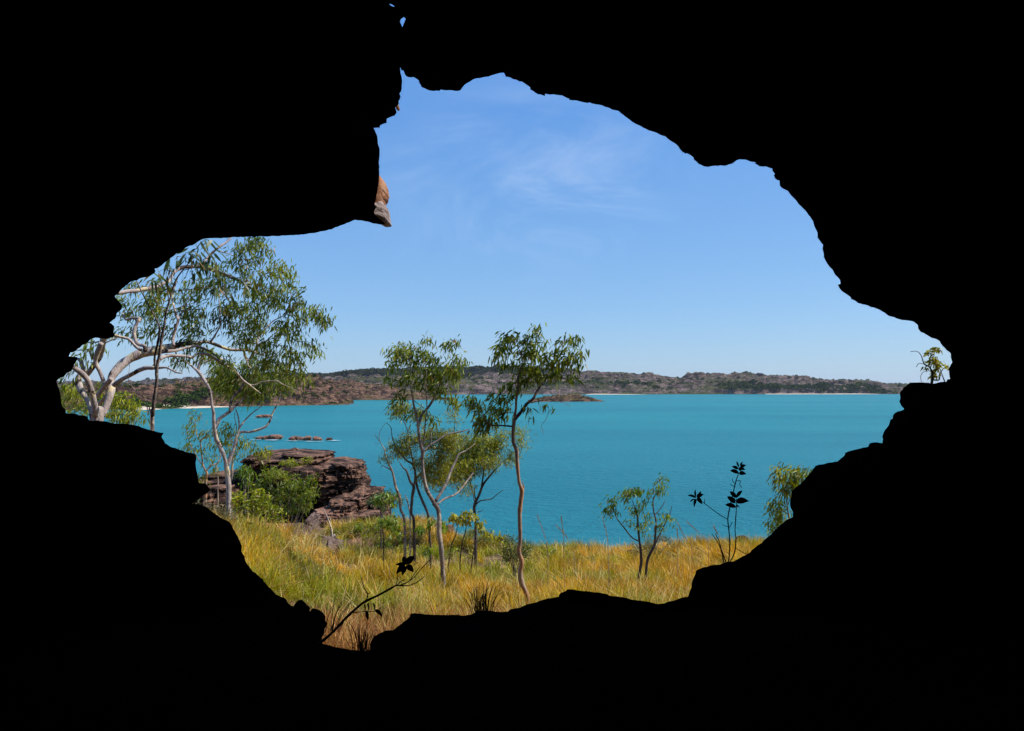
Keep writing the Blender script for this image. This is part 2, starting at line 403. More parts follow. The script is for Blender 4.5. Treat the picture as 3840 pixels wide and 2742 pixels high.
scrub('point_scrub', g2, 160, 1.8, GR, 10, 'sparse green bushes on the middle headland', lambda x, y, z, T, r: (T > .2) & (T < .95))
scrub('islet_scrub', g3, 90, .8, [(.10, .11, .03), (.14, .13, .04)], 12, 'low yellow green scrub on the islet', lambda x, y, z, T, r: (T > .25) & (T < .95) & (z > 1.6))

# ------------------------------------------------------------------ layered rocks
def strata(mb, c, rx, ry, z0, z1, seed, layers=8, rot=0., tilt=(0, 0), n=120, rag=1., plan=3., amp=.10, groove=.05, bulge=None, m=0, dome=.0, fine=1.):
    rng = np.random.default_rng(seed); H = z1-z0; layers = int(layers*1.7)+1; groove *= 1.5
    cuts = np.sort(rng.uniform(0, 1, layers-1)); cuts = np.concatenate([[0], cuts, [1]])
    nh = max(30, layers*7); hs = np.linspace(0, 1, nh)
    hs = np.sort(np.concatenate([hs, np.clip(cuts[1:-1]-.004, 0, 1), np.clip(cuts[1:-1]+.004, 0, 1)]))
    lid = np.clip(np.searchsorted(cuts, hs, side='right')-1, 0, layers-1)
    off = rng.uniform(-amp, amp, layers)[lid]
    e = np.minimum(hs-cuts[lid], cuts[lid+1]-hs)/(cuts[lid+1]-cuts[lid]); gr = -groove*(1-sm(0, .22, e))
    th = np.arange(n)*2*math.pi/n
    pl = (np.abs(np.cos(th))**plan+np.abs(np.sin(th))**plan)**(-1/plan)
    TH, HH = np.meshgrid(th, hs); LI = np.repeat(lid[:, None], n, 1)
    big = fbm(P3(np.cos(TH)*1.6, np.sin(TH)*1.6, LI*3.7+seed), 3, seed)
    fin = fbm(P3(np.cos(TH)*rx*2.2*fine, np.sin(TH)*ry*2.2*fine, HH*H*4*fine+seed), 4, seed+1)
    _, ce = cells(TH*rx*.9/ max(H*.35, .05)/2+LI*5.3, HH*0+LI*1.7, seed+4)
    shp = fbm(P3(np.cos(TH)*1.3, np.sin(TH)*1.3, seed*1.7), 3, seed+8)
    jag = np.floor(fbm(P3(np.cos(TH)*3.4, np.sin(TH)*3.4, LI*2.3+seed), 2, seed+9)*6)/6
    rr = pl[None, :]*(1+off[:, None]+gr[:, None]+big*amp*2.2+shp*.24*rag+jag*.17*rag+fin*.13*rag-.15*(1-sm(0, .12, ce)))
    if bulge is not None: rr = rr*np.interp(HH, bulge[0], bulge[1])
    ca, sa = math.cos(rot), math.sin(rot); XX = rr*np.cos(TH); mx, mn = XX.max(), XX.min()
    def place(r, TH, z):
        x = (r*np.cos(TH)*2-(mx+mn))/(mx-mn)*rx; y = r*np.sin(TH)*ry
        zz = z+tilt[0]*x+tilt[1]*y
        return np.stack([c[0]+x*ca-y*sa, c[1]+x*sa+y*ca, zz], -1)
    V = place(rr, TH, z0+HH*H)
    k = len(hs); i = np.arange(k-1)[:, None]; j = np.arange(n)[None, :]; j2 = (j+1) % n
    Q = np.stack([i*n+j, i*n+j2, (i+1)*n+j2, (i+1)*n+j], -1).reshape(-1, 4)
    rings = [.93, .82, .66, .45, .25, .08]; P = [V.reshape(-1, 3)]; b0 = (k-1)*n
    for f in rings:
        rt = rr[-1]*f; pz = z1+H*dome*(1-f*f)+.06*H*fbm(P3(np.cos(th)*f*2, np.sin(th)*f*2, seed), 3, seed+2)+.0
        st = np.floor((1-f)*4+fbm(P3(np.cos(th)*f, np.sin(th)*f, seed+3.), 2, seed+5)*1.5)*.05*H*(1 if dome == 0 else 0)
        P.append(place(rt, th, pz+np.clip(st, -.1*H, .18*H)))
        nb = b0+n if f != rings[0] else k*n
        a = b0; nb = k*n if f == rings[0] else b0+n
        jj = np.arange(n); jj2 = (jj+1) % n
        Q = np.vstack([Q, np.stack([a+jj, a+jj2, nb+jj2, nb+jj], -1)]); b0 = nb
    mb.add(np.vstack(P), [(b0+q, b0+(q+1) % n, b0) for q in range(1, n-1)], Q, m)
def slab(parent, im, x0, x1, yt, yb, d, dep, seed, mat, name='rock_slab', **k):
    a = AT(im, x0, yt, d+dep*.45); b = AT(im, x1, yb, d+dep*.45); mb = MB()
    strata(mb, ((a[0]+b[0])/2, d+dep*.5, 0), (b[0]-a[0])/2, dep/2, b[2], AT(im, x0, yt, d+dep*.12)[2], seed, **k)
    return mb.build(name, mat, parent, False)
OC = M['outcrop']; d = 29.
rk = thing('rock_outcrop', 'big dark layered sandstone outcrop with flat overhanging top above the water', 'rock', AT('o', 1100, 1000, d))
slab(rk, 'o', 560, 1420, 400, 1250, d+1.0, 5.5, 1, OC, 'rock_body', layers=12, amp=.07, groove=.06, bulge=([0, .6, 1], [.85, .85, 1.]))
slab(rk, 'o', 575, 1330, 300, 395, d, 5.2, 2, OC, layers=5, amp=.05, groove=.06, tilt=(-.015, .01))
slab(rk, 'o', 900, 1345, 272, 322, d+.4, 3.6, 3, OC, layers=3, amp=.06, groove=.06, tilt=(-.05, 0))
slab(rk, 'o', 1110, 1670, 385, 640, d-.2, 5.0, 4, OC, layers=9, amp=.035, groove=.05, plan=2.4, dome=.14, bulge=([0, .25, .6, 1], [.93, 1.02, 1.02, .82]))
slab(rk, 'o', 1400, 1640, 362, 450, d+.1, 2.6, 5, OC, layers=3, amp=.06, dome=.12, tilt=(-.2, 0), plan=2.5)
slab(rk, 'o', 870, 1290, 400, 470, d-.9, 2.0, 12, OC, layers=4, amp=.08, groove=.06, tilt=(-.03, 0))
slab(rk, 'o', 560, 720, 300, 360, d-.5, 2.0, 13, OC, layers=3, amp=.1, groove=.07)
rk = thing('rock_ledge', 'stepped pinkish sandstone ledges below the right end of the big outcrop', 'rock', AT('o', 1600, 1000, 26))
for i, (x0, x1, yt, yb, dd, dep) in enumerate([(1370, 1560, 690, 760, 27.2, 2.4), (1520, 1770, 655, 1000, 27.8, 3.5), (1400, 1600, 740, 815, 26.6, 2), (1190, 1590, 815, 905, 26.2, 2.4),
                                             (1440, 1660, 875, 960, 25.7, 2), (1600, 1810, 845, 900, 26.0, 2), (1740, 1900, 735, 870, 27.6, 3), (1690, 1830, 620, 760, 28.6, 2.4)]):
    slab(rk, 'o', x0, x1, yt, yb, dd, dep, 20+i, OC if i in (1, 6, 8) else M['shore_rock'] if i == 3 else OC, layers=4, amp=.08, groove=.06, tilt=(random.uniform(-.05, .05), 0), n=90)
rk = thing('rock_ledge', 'dark stepped sandstone ledges behind the pale gum trunk, left of the big outcrop', 'rock', AT('o', 350, 800, 28))
for i, (x0, x1, yt, yb, dd, dep) in enumerate([(190, 520, 462, 520, 29, 2.6), (210, 500, 515, 570, 28.3, 2.4), (215, 480, 565, 640, 27.6, 2.2), (225, 450, 620, 900, 27, 3), (60, 260, 560, 900, 28, 3), (480, 640, 470, 1000, 29.4, 3)]):
    slab(rk, 'o', x0, x1, yt, yb, dd, dep, 40+i, OC, layers=4, amp=.08, groove=.06, n=90)
# rocks standing in the bay
def bay_rock(im, segs, label, seed, mat, group='rocks standing in the bay'):
    d = CAMZ/(-UV(im, segs[0][0], segs[0][3])[1]); t = thing('bay_rock', label, 'rock', [*AT(im, segs[0][0], segs[0][3], d)[:2], 0], group)
    for i, (x0, x1, yt, yb, tl) in enumerate(segs):
        a = AT(im, x0, yt, d); b = AT(im, x1, yb, d); mb = MB()
        strata(mb, ((a[0]+b[0])/2, d+(b[0]-a[0])*.4+random.uniform(-1, 1)*.3, 0), (b[0]-a[0])/2, (b[0]-a[0])*.4, -.6, a[2]*.92, seed+i, layers=4, amp=.10, groove=.07, tilt=(tl*2.2, .1), dome=.12, plan=2.2, n=80, rag=1.9)
        mb.build('rock_block', mat, t, False)
SR = M['shore_rock']
bay_rock('o', [(640, 705, 96, 122, .05), (690, 775, 92, 122, .05), (755, 890, 84, 124, -.06)], 'low orange rocks awash in the bay, left of the pair above the outcrop', 100, SR)
bay_rock('o', [(930, 1030, 98, 132, .12), (1020, 1110, 104, 130, -.1), (1090, 1170, 96, 132, -.05), (1165, 1270, 104, 136, -.10)], 'long row of jumbled brown rocks awash in the bay above the outcrop', 120, SR)
bay_rock('o', [(1295, 1365, 108, 130, -.05)], 'smallest dark rock at the right end of the row in the bay', 140, OC)
bay_rock('v', [(1148, 1215, 408, 430, .03), (1195, 1262, 406, 430, -.03)], 'flat brown rock alone in the bay behind the second gum', 150, SR)
bay_rock('v', [(1845, 1885, 320, 328, 0)], 'tiny dark rock off the tip of the near headland', 160, OC)
fm, nt, out = newmat('sea_foam'); N = NT(nt)
p = N.n('BsdfPrincipled', inp={'Base Color': (.30, .44, .47, 1), 'Roughness': .8}); nt.links.new(p.outputs[0], out.inputs[0])
mb = MB(); rf = np.random.default_rng(3)
for im, x0, x1, yb in (('o', 640, 890, 128), ('o', 930, 1270, 136), ('o', 1280, 1440, 131), ('v', 1150, 1420, 430), ('v', 1845, 1930, 329)):
    dF_ = CAMZ/(-UV(im, x0, yb)[1])
    for i in range(5):
        c = AT(im, rf.uniform(x0, x1), yb, dF_-rf.uniform(-.5, 3.)); L = rf.uniform(.25, 1.4)*dF_/160; a = np.linspace(0, 2*math.pi, 14, endpoint=False)
        r = 1+.35*rf.normal(size=14); V = np.stack([c[0]+np.cos(a)*r*L, c[1]+np.sin(a)*r*L*.45, np.full(14, .16)], 1)
        mb.add(np.vstack([V, [[c[0], c[1], .20]]]), [(14, q, (q+1) % 14) for q in range(14)])
tag(mb.build('foam', fm, None), 'thin white foam streaks around the rocks in the bay', kind='stuff', cat='foam')
# boulders on the slope
def boulder(im, x0, x1, yt, yb, d, mat, label, seed, dep=.9, **k):
    d = solve(im, (x0+x1)/2, min(yb, yt+(yb-yt)*.75), 6, 24)
    t = thing('boulder', label, 'rock', [*AT(im, (x0+x1)/2, yb, d)[:2], ground(AT(im, (x0+x1)/2, yb, d)[0], d)])
    a = AT(im, x0, yt, d); b = AT(im, x1, yb, d); mb = MB()
    w = (b[0]-a[0])/2; g = float(ground((a[0]+b[0])/2, d+.5*dep))
    strata(mb, ((a[0]+b[0])/2, d+dep/2, 0), w, dep/2, min(b[2], g)-.15, a[2], seed, n=80, **k)
    mb.build('rock', mat, t, False)
boulder('o', 1130, 1370, 1165, 1200, 14.5, M['grey_rock'], 'mottled grey rock half hidden in grass below the outcrop', 201, 1.2, layers=4, amp=.1, dome=.5, plan=2.0, tilt=(-.2, 0), rag=2.)
boulder('o', 920, 1150, 1045, 1080, 16, M['grey_rock'], 'brown flat rock in the grass behind the fallen log', 202, 1.0, layers=4, amp=.08, dome=.5, plan=2.0, tilt=(-.1, 0), rag=2.)
boulder('o', 1080, 1160, 885, 935, 20, M['grey_rock'], 'pale grey stacked rock at the foot of the bright green shrub', 203, 1.4, layers=5, amp=.08)
boulder('q', 1420, 1580, 893, 980, 13, OC, 'dark knobbly rock on the ridge beside the right cave wall', 204, 1.0, layers=4, amp=.15, dome=.3, plan=2.2)
boulder('q', 480, 590, 990, 1040, 17, OC, 'low dark rock on the ridge behind the twin sapling', 205, .8, layers=3, amp=.12)
boulder('n', 1325, 1370, 915, 960, 20, OC, 'small dark stone at the edge of the drop near the bare soil', 206, .6, layers=3, amp=.12)
boulder('n', 840, 950, 775, 800, 22, SR, 'flat orange stone by the water behind the forked tree', 207, .8, layers=3, amp=.08)

# ------------------------------------------------------------------ the cave
CONT = []
def seg(im, s):
    for q in s.split():
        a, b = q.split(','); CONT.append(PX(im, float(a), float(b)))
seg('A', '150,152 158,185 187,183 190,215 205,240 225,254 290,255 325,277 354,297 350,320 368,345 372,360 400,372 440,392 500,403 565,402 575,388 640,396 695,395 750,403 785,397 800,378 825,345 870,312 940,272 1020,259 1085,250 1140,230 1210,210 1250,208 1265,235 1270,250 1325,262 1345,275 1390,285 1410,300 1445,303 1490,335 1520,355 1540,374 1530,386 1590,425 1640,440 1688,457 1675,437 1690,432 1740,442 1780,438 1820,446 1870,450 1905,468 1953,487 1945,498 2020,503 2060,514 2150,531 2160,524 2230,545 2275,551')
seg('B', '270,230 322,248 330,254 386,265 410,288 460,325 540,380 600,410 665,437 740,468 785,482 830,520 896,568 905,585 930,613 958,630 968,625 1000,642 1024,660 1030,682 1070,718 1115,738 1145,743 1210,732 1300,732 1355,715 1395,685 1420,678 1455,680 1520,698 1556,703 1548,712 1588,737 1645,738 1698,757 1697,772 1720,803 1710,812 1720,840 1745,858 1758,856 1762,903 1780,923 1830,947 1860,988 1912,1045 1925,1063 1975,1110 2004,1150 2045,1205 2065,1268 2082,1300 2083,1345 2100,1368 2130,1407 2126,1440 2136,1510 2155,1550 2183,1592')
seg('C', '450,835 465,865 490,893 508,915 512,943 491,950 505,980 545,1015 588,1045 593,1060 612,1067 645,1090 700,1103 785,1132 850,1165 880,1188 960,1213 1065,1230 1100,1257 1103,1285 1122,1310 1145,1318 1205,1355 1243,1365 1266,1380 1275,1398 1320,1450 1350,1472 1352,1505 1362,1540')
seg('R', '1380,305 1368,330 1370,360 1376,400 1358,403 1350,420 1300,423 1255,433 1200,430 1150,423 1105,424 1088,440 1060,458 1055,470 1036,490 1040,530 1033,550 1045,580 1065,602 1060,608 1005,628 990,645 988,668 972,675 963,710 935,745 917,790 922,805 918,836 870,828 832,836 822,858 740,877 680,893 664,903 665,912 640,935 615,958 560,966 510,978 465,988 450,1010 415,1055 365,1110 305,1155 302,1195 293,1240 300,1275 313,1300 311,1335 260,1360 215,1400 160,1455 100,1510 75,1525 50,1545 20,1575')
seg('E', '1810,300 1760,325 1715,350 1650,358 1590,383 1530,385 1490,398 1450,404 1388,432 1383,460 1365,500 1350,545 1350,575 1330,620 1318,657 1265,663 1215,684 1150,697 1115,713 1040,715 1000,702 940,692 860,682 800,667 730,656 670,650 610,630 530,617 480,610 400,603 350,595 290,592 275,608 235,622 218,642 218,655 165,665 80,682 0,708')
seg('F', '2225,345 2170,370 2100,380 2080,400 2020,403 1940,395 1870,393 1840,400 1790,425 1740,433 1640,425 1520,425 1420,420 1360,411 1325,418 1320,445 1270,478 1240,505 1190,543 1130,548 1080,570 1040,590 1030,620 1035,660 1020,690 980,705 900,700 780,685 700,665 640,650 635,600 655,565 655,540 680,495 660,470 663,435 640,405 605,385 565,375 540,400 543,370 520,350 478,308 455,310 440,345 440,370 395,355 370,330 355,300 275,265 240,225 180,165 178,148 100,90 45,15')
seg('G', '514,1146 512,1125 488,1085 490,1045 470,1000 440,940 412,885 375,860 330,838 285,805 240,768 200,755 160,745 128,743 165,725 185,695 235,675 262,640 235,600 185,595 178,560 165,500 160,450 163,400 155,388')
seg('i', '1402,538 1370,535 1290,510 1180,470 1135,440 1105,390 1100,370 1120,335 1050,325 1000,312 930,290 880,270 850,262 760,245 600,237 560,225 500,215 370,210 350,190 355,170 300,155 255,155 240,145 200,135 140,140')
seg('g', '190,1415 185,1360 135,1320 120,1270 110,1150 90,1050 60,990 50,930 65,905 100,880 160,865 200,810 270,785 330,660 370,600 365,565 235,557 262,495 300,493 345,470 370,440 410,420 440,385 500,360 570,295 640,270 690,262 750,280 820,292 860,275 915,262 930,220 915,200 930,100 885,55')
seg('e', '50,1540 110,1490 130,1480 160,1440 165,1390 200,1350 235,1330 258,1290 250,1250 215,1200 165,1150 135,1105 150,1080 195,1055 225,1010 260,975 350,905 415,855 500,845 580,800 670,785 740,755 790,720 805,690 790,650 840,640 900,600 980,530 1060,470 1150,400 1220,385 1290,310 1370,270 1450,245 1510,200 1570,165 1640,152 1760,146 1880,150 2000,140')
seg('a', '230,126 600,118 750,110 870,113 1000,103 1180,95 1320,78 1470,58 1600,30 1720,5')
seg('T', '0,1510 55,1488 100,1492 170,1510 235,1520 262,1518 245,1508 228,1492 210,1475 190,1452 186,1430 204,1402 184,1394 198,1350 208,1300 216,1250 221,1180 222,1130 219,1090 223,1050 223,1005 212,975 207,920 190,880 172,868 222,865 228,848 270,832 272,803 325,782 338,765 335,745 318,735 335,722 345,712 353,705 352,685 365,655 362,645 352,640 368,620 373,600 376,550 372,520 365,495 362,458')
HOLES = [[PX('T', a, b) for a, b in [(289, 27), (304, 30), (316, 37), (325, 46), (312, 44), (298, 38)]],
         [PX('T', a, b) for a, b in [(360, 145), (367, 137), (366, 128), (374, 127), (385, 116), (400, 127), (388, 157), (377, 184)]]]
def fine_loop(P, step=9., amp=1.8, s=0):
    P = np.array(P, float); out = []
    n = len(P)
    for i in range(n):
        a, b = P[i], P[(i+1) % n]; L = np.hypot(*(b-a)); k = max(1, int(L/step))
        nn = np.array([-(b-a)[1], (b-a)[0]])/(L+1e-9)
        for t in range(k):
            p = a+(b-a)*t/k
            if t: p = p+nn*amp*float(vnoise(np.array([p[0]*.09, p[1]*.09, s]), 3))*1.2
            out.append(p)
    return np.array(out)
loops = [fine_loop(CONT)]+[fine_loop(h, 6, .5) for h in HOLES]
BX0, BX1, BY0, BY1 = -1300., 5200., -640., 3700.
outer = [(x, BY0) for x in np.linspace(BX0, BX1, 40, endpoint=False)]+[(BX1, y) for y in np.linspace(BY0, BY1, 34, endpoint=False)]+ \
        [(x, BY1) for x in np.linspace(BX1, BX0, 40, endpoint=False)]+[(BX0, y) for y in np.linspace(BY1, BY0, 34, endpoint=False)]
pts = [tuple(map(float, q)) for q in outer]; edges = [(i, (i+1) % len(outer)) for i in range(len(outer))]
loop_ids = []
for L in loops:
    b0 = len(pts); pts += [tuple(map(float, q)) for q in L]; edges += [(b0+i, b0+(i+1) % len(L)) for i in range(len(L))]
def inside(P, L):
    x, y = P[:, 0], P[:, 1]; r = np.zeros(len(P), bool); j = len(L)-1
    for i in range(len(L)):
        c = ((L[i, 1] > y) != (L[j, 1] > y)) & (x < (L[j, 0]-L[i, 0])*(y-L[i, 1])/(L[j, 1]-L[i, 1]+1e-12)+L[i, 0]); r ^= c; j = i
    return r
gx, gy = np.meshgrid(np.arange(BX0+60, BX1, 75), np.arange(BY0+60, BY1, 75)); gp = np.stack([gx.ravel(), gy.ravel()], 1)+RNG.uniform(-22, 22, (gx.size, 2))
keep = np.ones(len(gp), bool)
for L in loops:
    keep &= ~inside(gp, L)
    keep &= np.min(np.hypot(gp[:, None, 0]-L[None, ::3, 0], gp[:, None, 1]-L[None, ::3, 1]), 1) > 26
pts += [tuple(map(float, q)) for q in gp[keep]]
vo, eo, fo, *_ = geometry.delaunay_2d_cdt([Vector(q) for q in pts], edges, [], 0, 1e-4)
vo = np.array([tuple(q) for q in vo]); fo = np.array([tuple(f) for f in fo if len(f) == 3])
cen = vo[fo].mean(1); kf = np.ones(len(fo), bool)
for L in loops: kf &= ~inside(cen, L)
fo = fo[kf]
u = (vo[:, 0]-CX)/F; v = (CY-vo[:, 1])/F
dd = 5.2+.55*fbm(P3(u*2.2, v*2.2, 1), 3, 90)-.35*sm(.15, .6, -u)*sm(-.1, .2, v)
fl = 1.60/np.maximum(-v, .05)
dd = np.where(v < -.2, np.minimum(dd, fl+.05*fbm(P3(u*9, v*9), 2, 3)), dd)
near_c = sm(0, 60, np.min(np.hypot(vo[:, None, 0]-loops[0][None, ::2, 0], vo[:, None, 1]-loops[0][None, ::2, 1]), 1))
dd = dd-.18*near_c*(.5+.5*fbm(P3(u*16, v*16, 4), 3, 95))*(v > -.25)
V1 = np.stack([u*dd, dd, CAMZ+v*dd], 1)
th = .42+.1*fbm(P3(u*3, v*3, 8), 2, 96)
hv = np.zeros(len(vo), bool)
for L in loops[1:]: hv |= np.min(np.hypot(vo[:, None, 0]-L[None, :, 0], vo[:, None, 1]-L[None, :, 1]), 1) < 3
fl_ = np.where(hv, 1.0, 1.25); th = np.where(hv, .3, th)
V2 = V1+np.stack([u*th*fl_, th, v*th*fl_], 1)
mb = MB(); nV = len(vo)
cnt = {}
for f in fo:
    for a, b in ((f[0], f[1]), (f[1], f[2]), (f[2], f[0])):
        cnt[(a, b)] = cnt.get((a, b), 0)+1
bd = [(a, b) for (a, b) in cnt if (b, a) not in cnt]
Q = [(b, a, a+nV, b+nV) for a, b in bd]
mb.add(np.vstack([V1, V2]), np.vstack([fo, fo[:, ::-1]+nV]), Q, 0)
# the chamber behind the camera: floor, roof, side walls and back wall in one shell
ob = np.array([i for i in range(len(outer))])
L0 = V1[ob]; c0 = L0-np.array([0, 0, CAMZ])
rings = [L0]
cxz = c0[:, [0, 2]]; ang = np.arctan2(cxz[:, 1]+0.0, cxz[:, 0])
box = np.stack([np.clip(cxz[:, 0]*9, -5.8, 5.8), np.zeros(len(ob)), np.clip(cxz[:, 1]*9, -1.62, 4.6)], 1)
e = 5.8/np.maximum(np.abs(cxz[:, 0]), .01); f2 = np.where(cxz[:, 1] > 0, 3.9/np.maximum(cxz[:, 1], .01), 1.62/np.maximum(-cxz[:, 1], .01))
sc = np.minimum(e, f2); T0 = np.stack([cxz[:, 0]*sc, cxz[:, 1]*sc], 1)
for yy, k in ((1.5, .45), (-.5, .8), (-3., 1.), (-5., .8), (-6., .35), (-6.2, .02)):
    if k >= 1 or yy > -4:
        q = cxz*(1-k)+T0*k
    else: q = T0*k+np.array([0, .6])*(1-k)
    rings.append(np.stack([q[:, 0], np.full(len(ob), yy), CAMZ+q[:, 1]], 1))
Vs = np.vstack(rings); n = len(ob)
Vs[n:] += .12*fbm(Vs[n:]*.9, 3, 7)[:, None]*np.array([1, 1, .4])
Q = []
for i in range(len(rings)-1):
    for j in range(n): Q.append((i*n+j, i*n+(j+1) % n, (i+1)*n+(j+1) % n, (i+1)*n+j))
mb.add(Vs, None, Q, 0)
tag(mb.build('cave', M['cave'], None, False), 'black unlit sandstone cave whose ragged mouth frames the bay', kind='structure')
# the two sunlit rocks hanging at the edge of the overhang
def lump(im, poly, d, dep, seed, mat, name, label, amp=.03):
    P = np.array([AT(im, a, b, d) for a, b in poly]); c = P.mean(0); n = 72; m = 26
    # outline as radius over angle around the centre, swept front to back with a rounded section
    an = np.arctan2(P[:, 2]-c[2], P[:, 0]-c[0]); rd = np.hypot(P[:, 2]-c[2], P[:, 0]-c[0]); o = np.argsort(an); an = an[o]; rd = rd[o]
    th = np.linspace(-math.pi, math.pi, n, endpoint=False); r = np.interp(th, np.r_[an-2*math.pi, an, an+2*math.pi], np.r_[rd, rd, rd])
    ph = np.linspace(-math.pi/2*.98, math.pi/2*.98, m)
    TH, PH = np.meshgrid(th, ph); k = np.cos(PH)**.4
    X = c[0]+r[None]*k*np.cos(TH); Z = c[2]+r[None]*k*np.sin(TH); Y = d+dep*.5+dep*.5*np.sin(PH)+.75*(X-c[0])
    Vv = np.stack([X, Y, Z], -1); dsp = fbm(Vv*7, 4, seed)*amp+fbm(Vv*22, 3, seed+1)*amp*.35
    Vv = Vv+np.stack([k*np.cos(TH), np.sin(PH), k*np.sin(TH)], -1)*dsp[..., None]
    i = np.arange(m-1)[:, None]; j = np.arange(n)[None, :]; j2 = (j+1) % n
    Q = np.stack([i*n+j, i*n+j2, (i+1)*n+j2, (i+1)*n+j], -1).reshape(-1, 4)
    T = [(0, q+1, q) for q in range(1, n-1)]+[((m-1)*n, (m-1)*n+q, (m-1)*n+q+1) for q in range(1, n-1)]
    mb = MB(); mb.add(Vv.reshape(-1, 3), T, Q)
    o = mb.build(name, mat, None, False); tag(o, label, 'rock', group='sunlit rocks under the overhang'); return o
lump('T', [(140, 1175), (216, 1165), (228, 1185), (240, 1210), (245, 1245), (242, 1280), (243, 1303), (229, 1325), (218, 1352), (193, 1390), (130, 1390)], 6.15, .35, 301, M['lit_rock'], 'overhang_rock', 'orange sunlit rock face at the lip of the overhang', amp=.018)
lump('T', [(122, 1380), (192, 1360), (224, 1337), (242, 1357), (258, 1392), (263, 1426), (267, 1462), (271, 1484), (254, 1492), (192, 1482), (132, 1460)], 6.1, .32, 302, M['tip_rock'], 'overhang_rock', 'grey pointed rock at the tip of the overhang', amp=.018)

lump('T', [(328, 720), (330, 700), (338, 686), (346, 698), (347, 712), (338, 722)], 6.0, .12, 303, M['lit_rock'], 'overhang_rock', 'tiny orange sunlit chip high on the edge of the overhang', amp=.006)
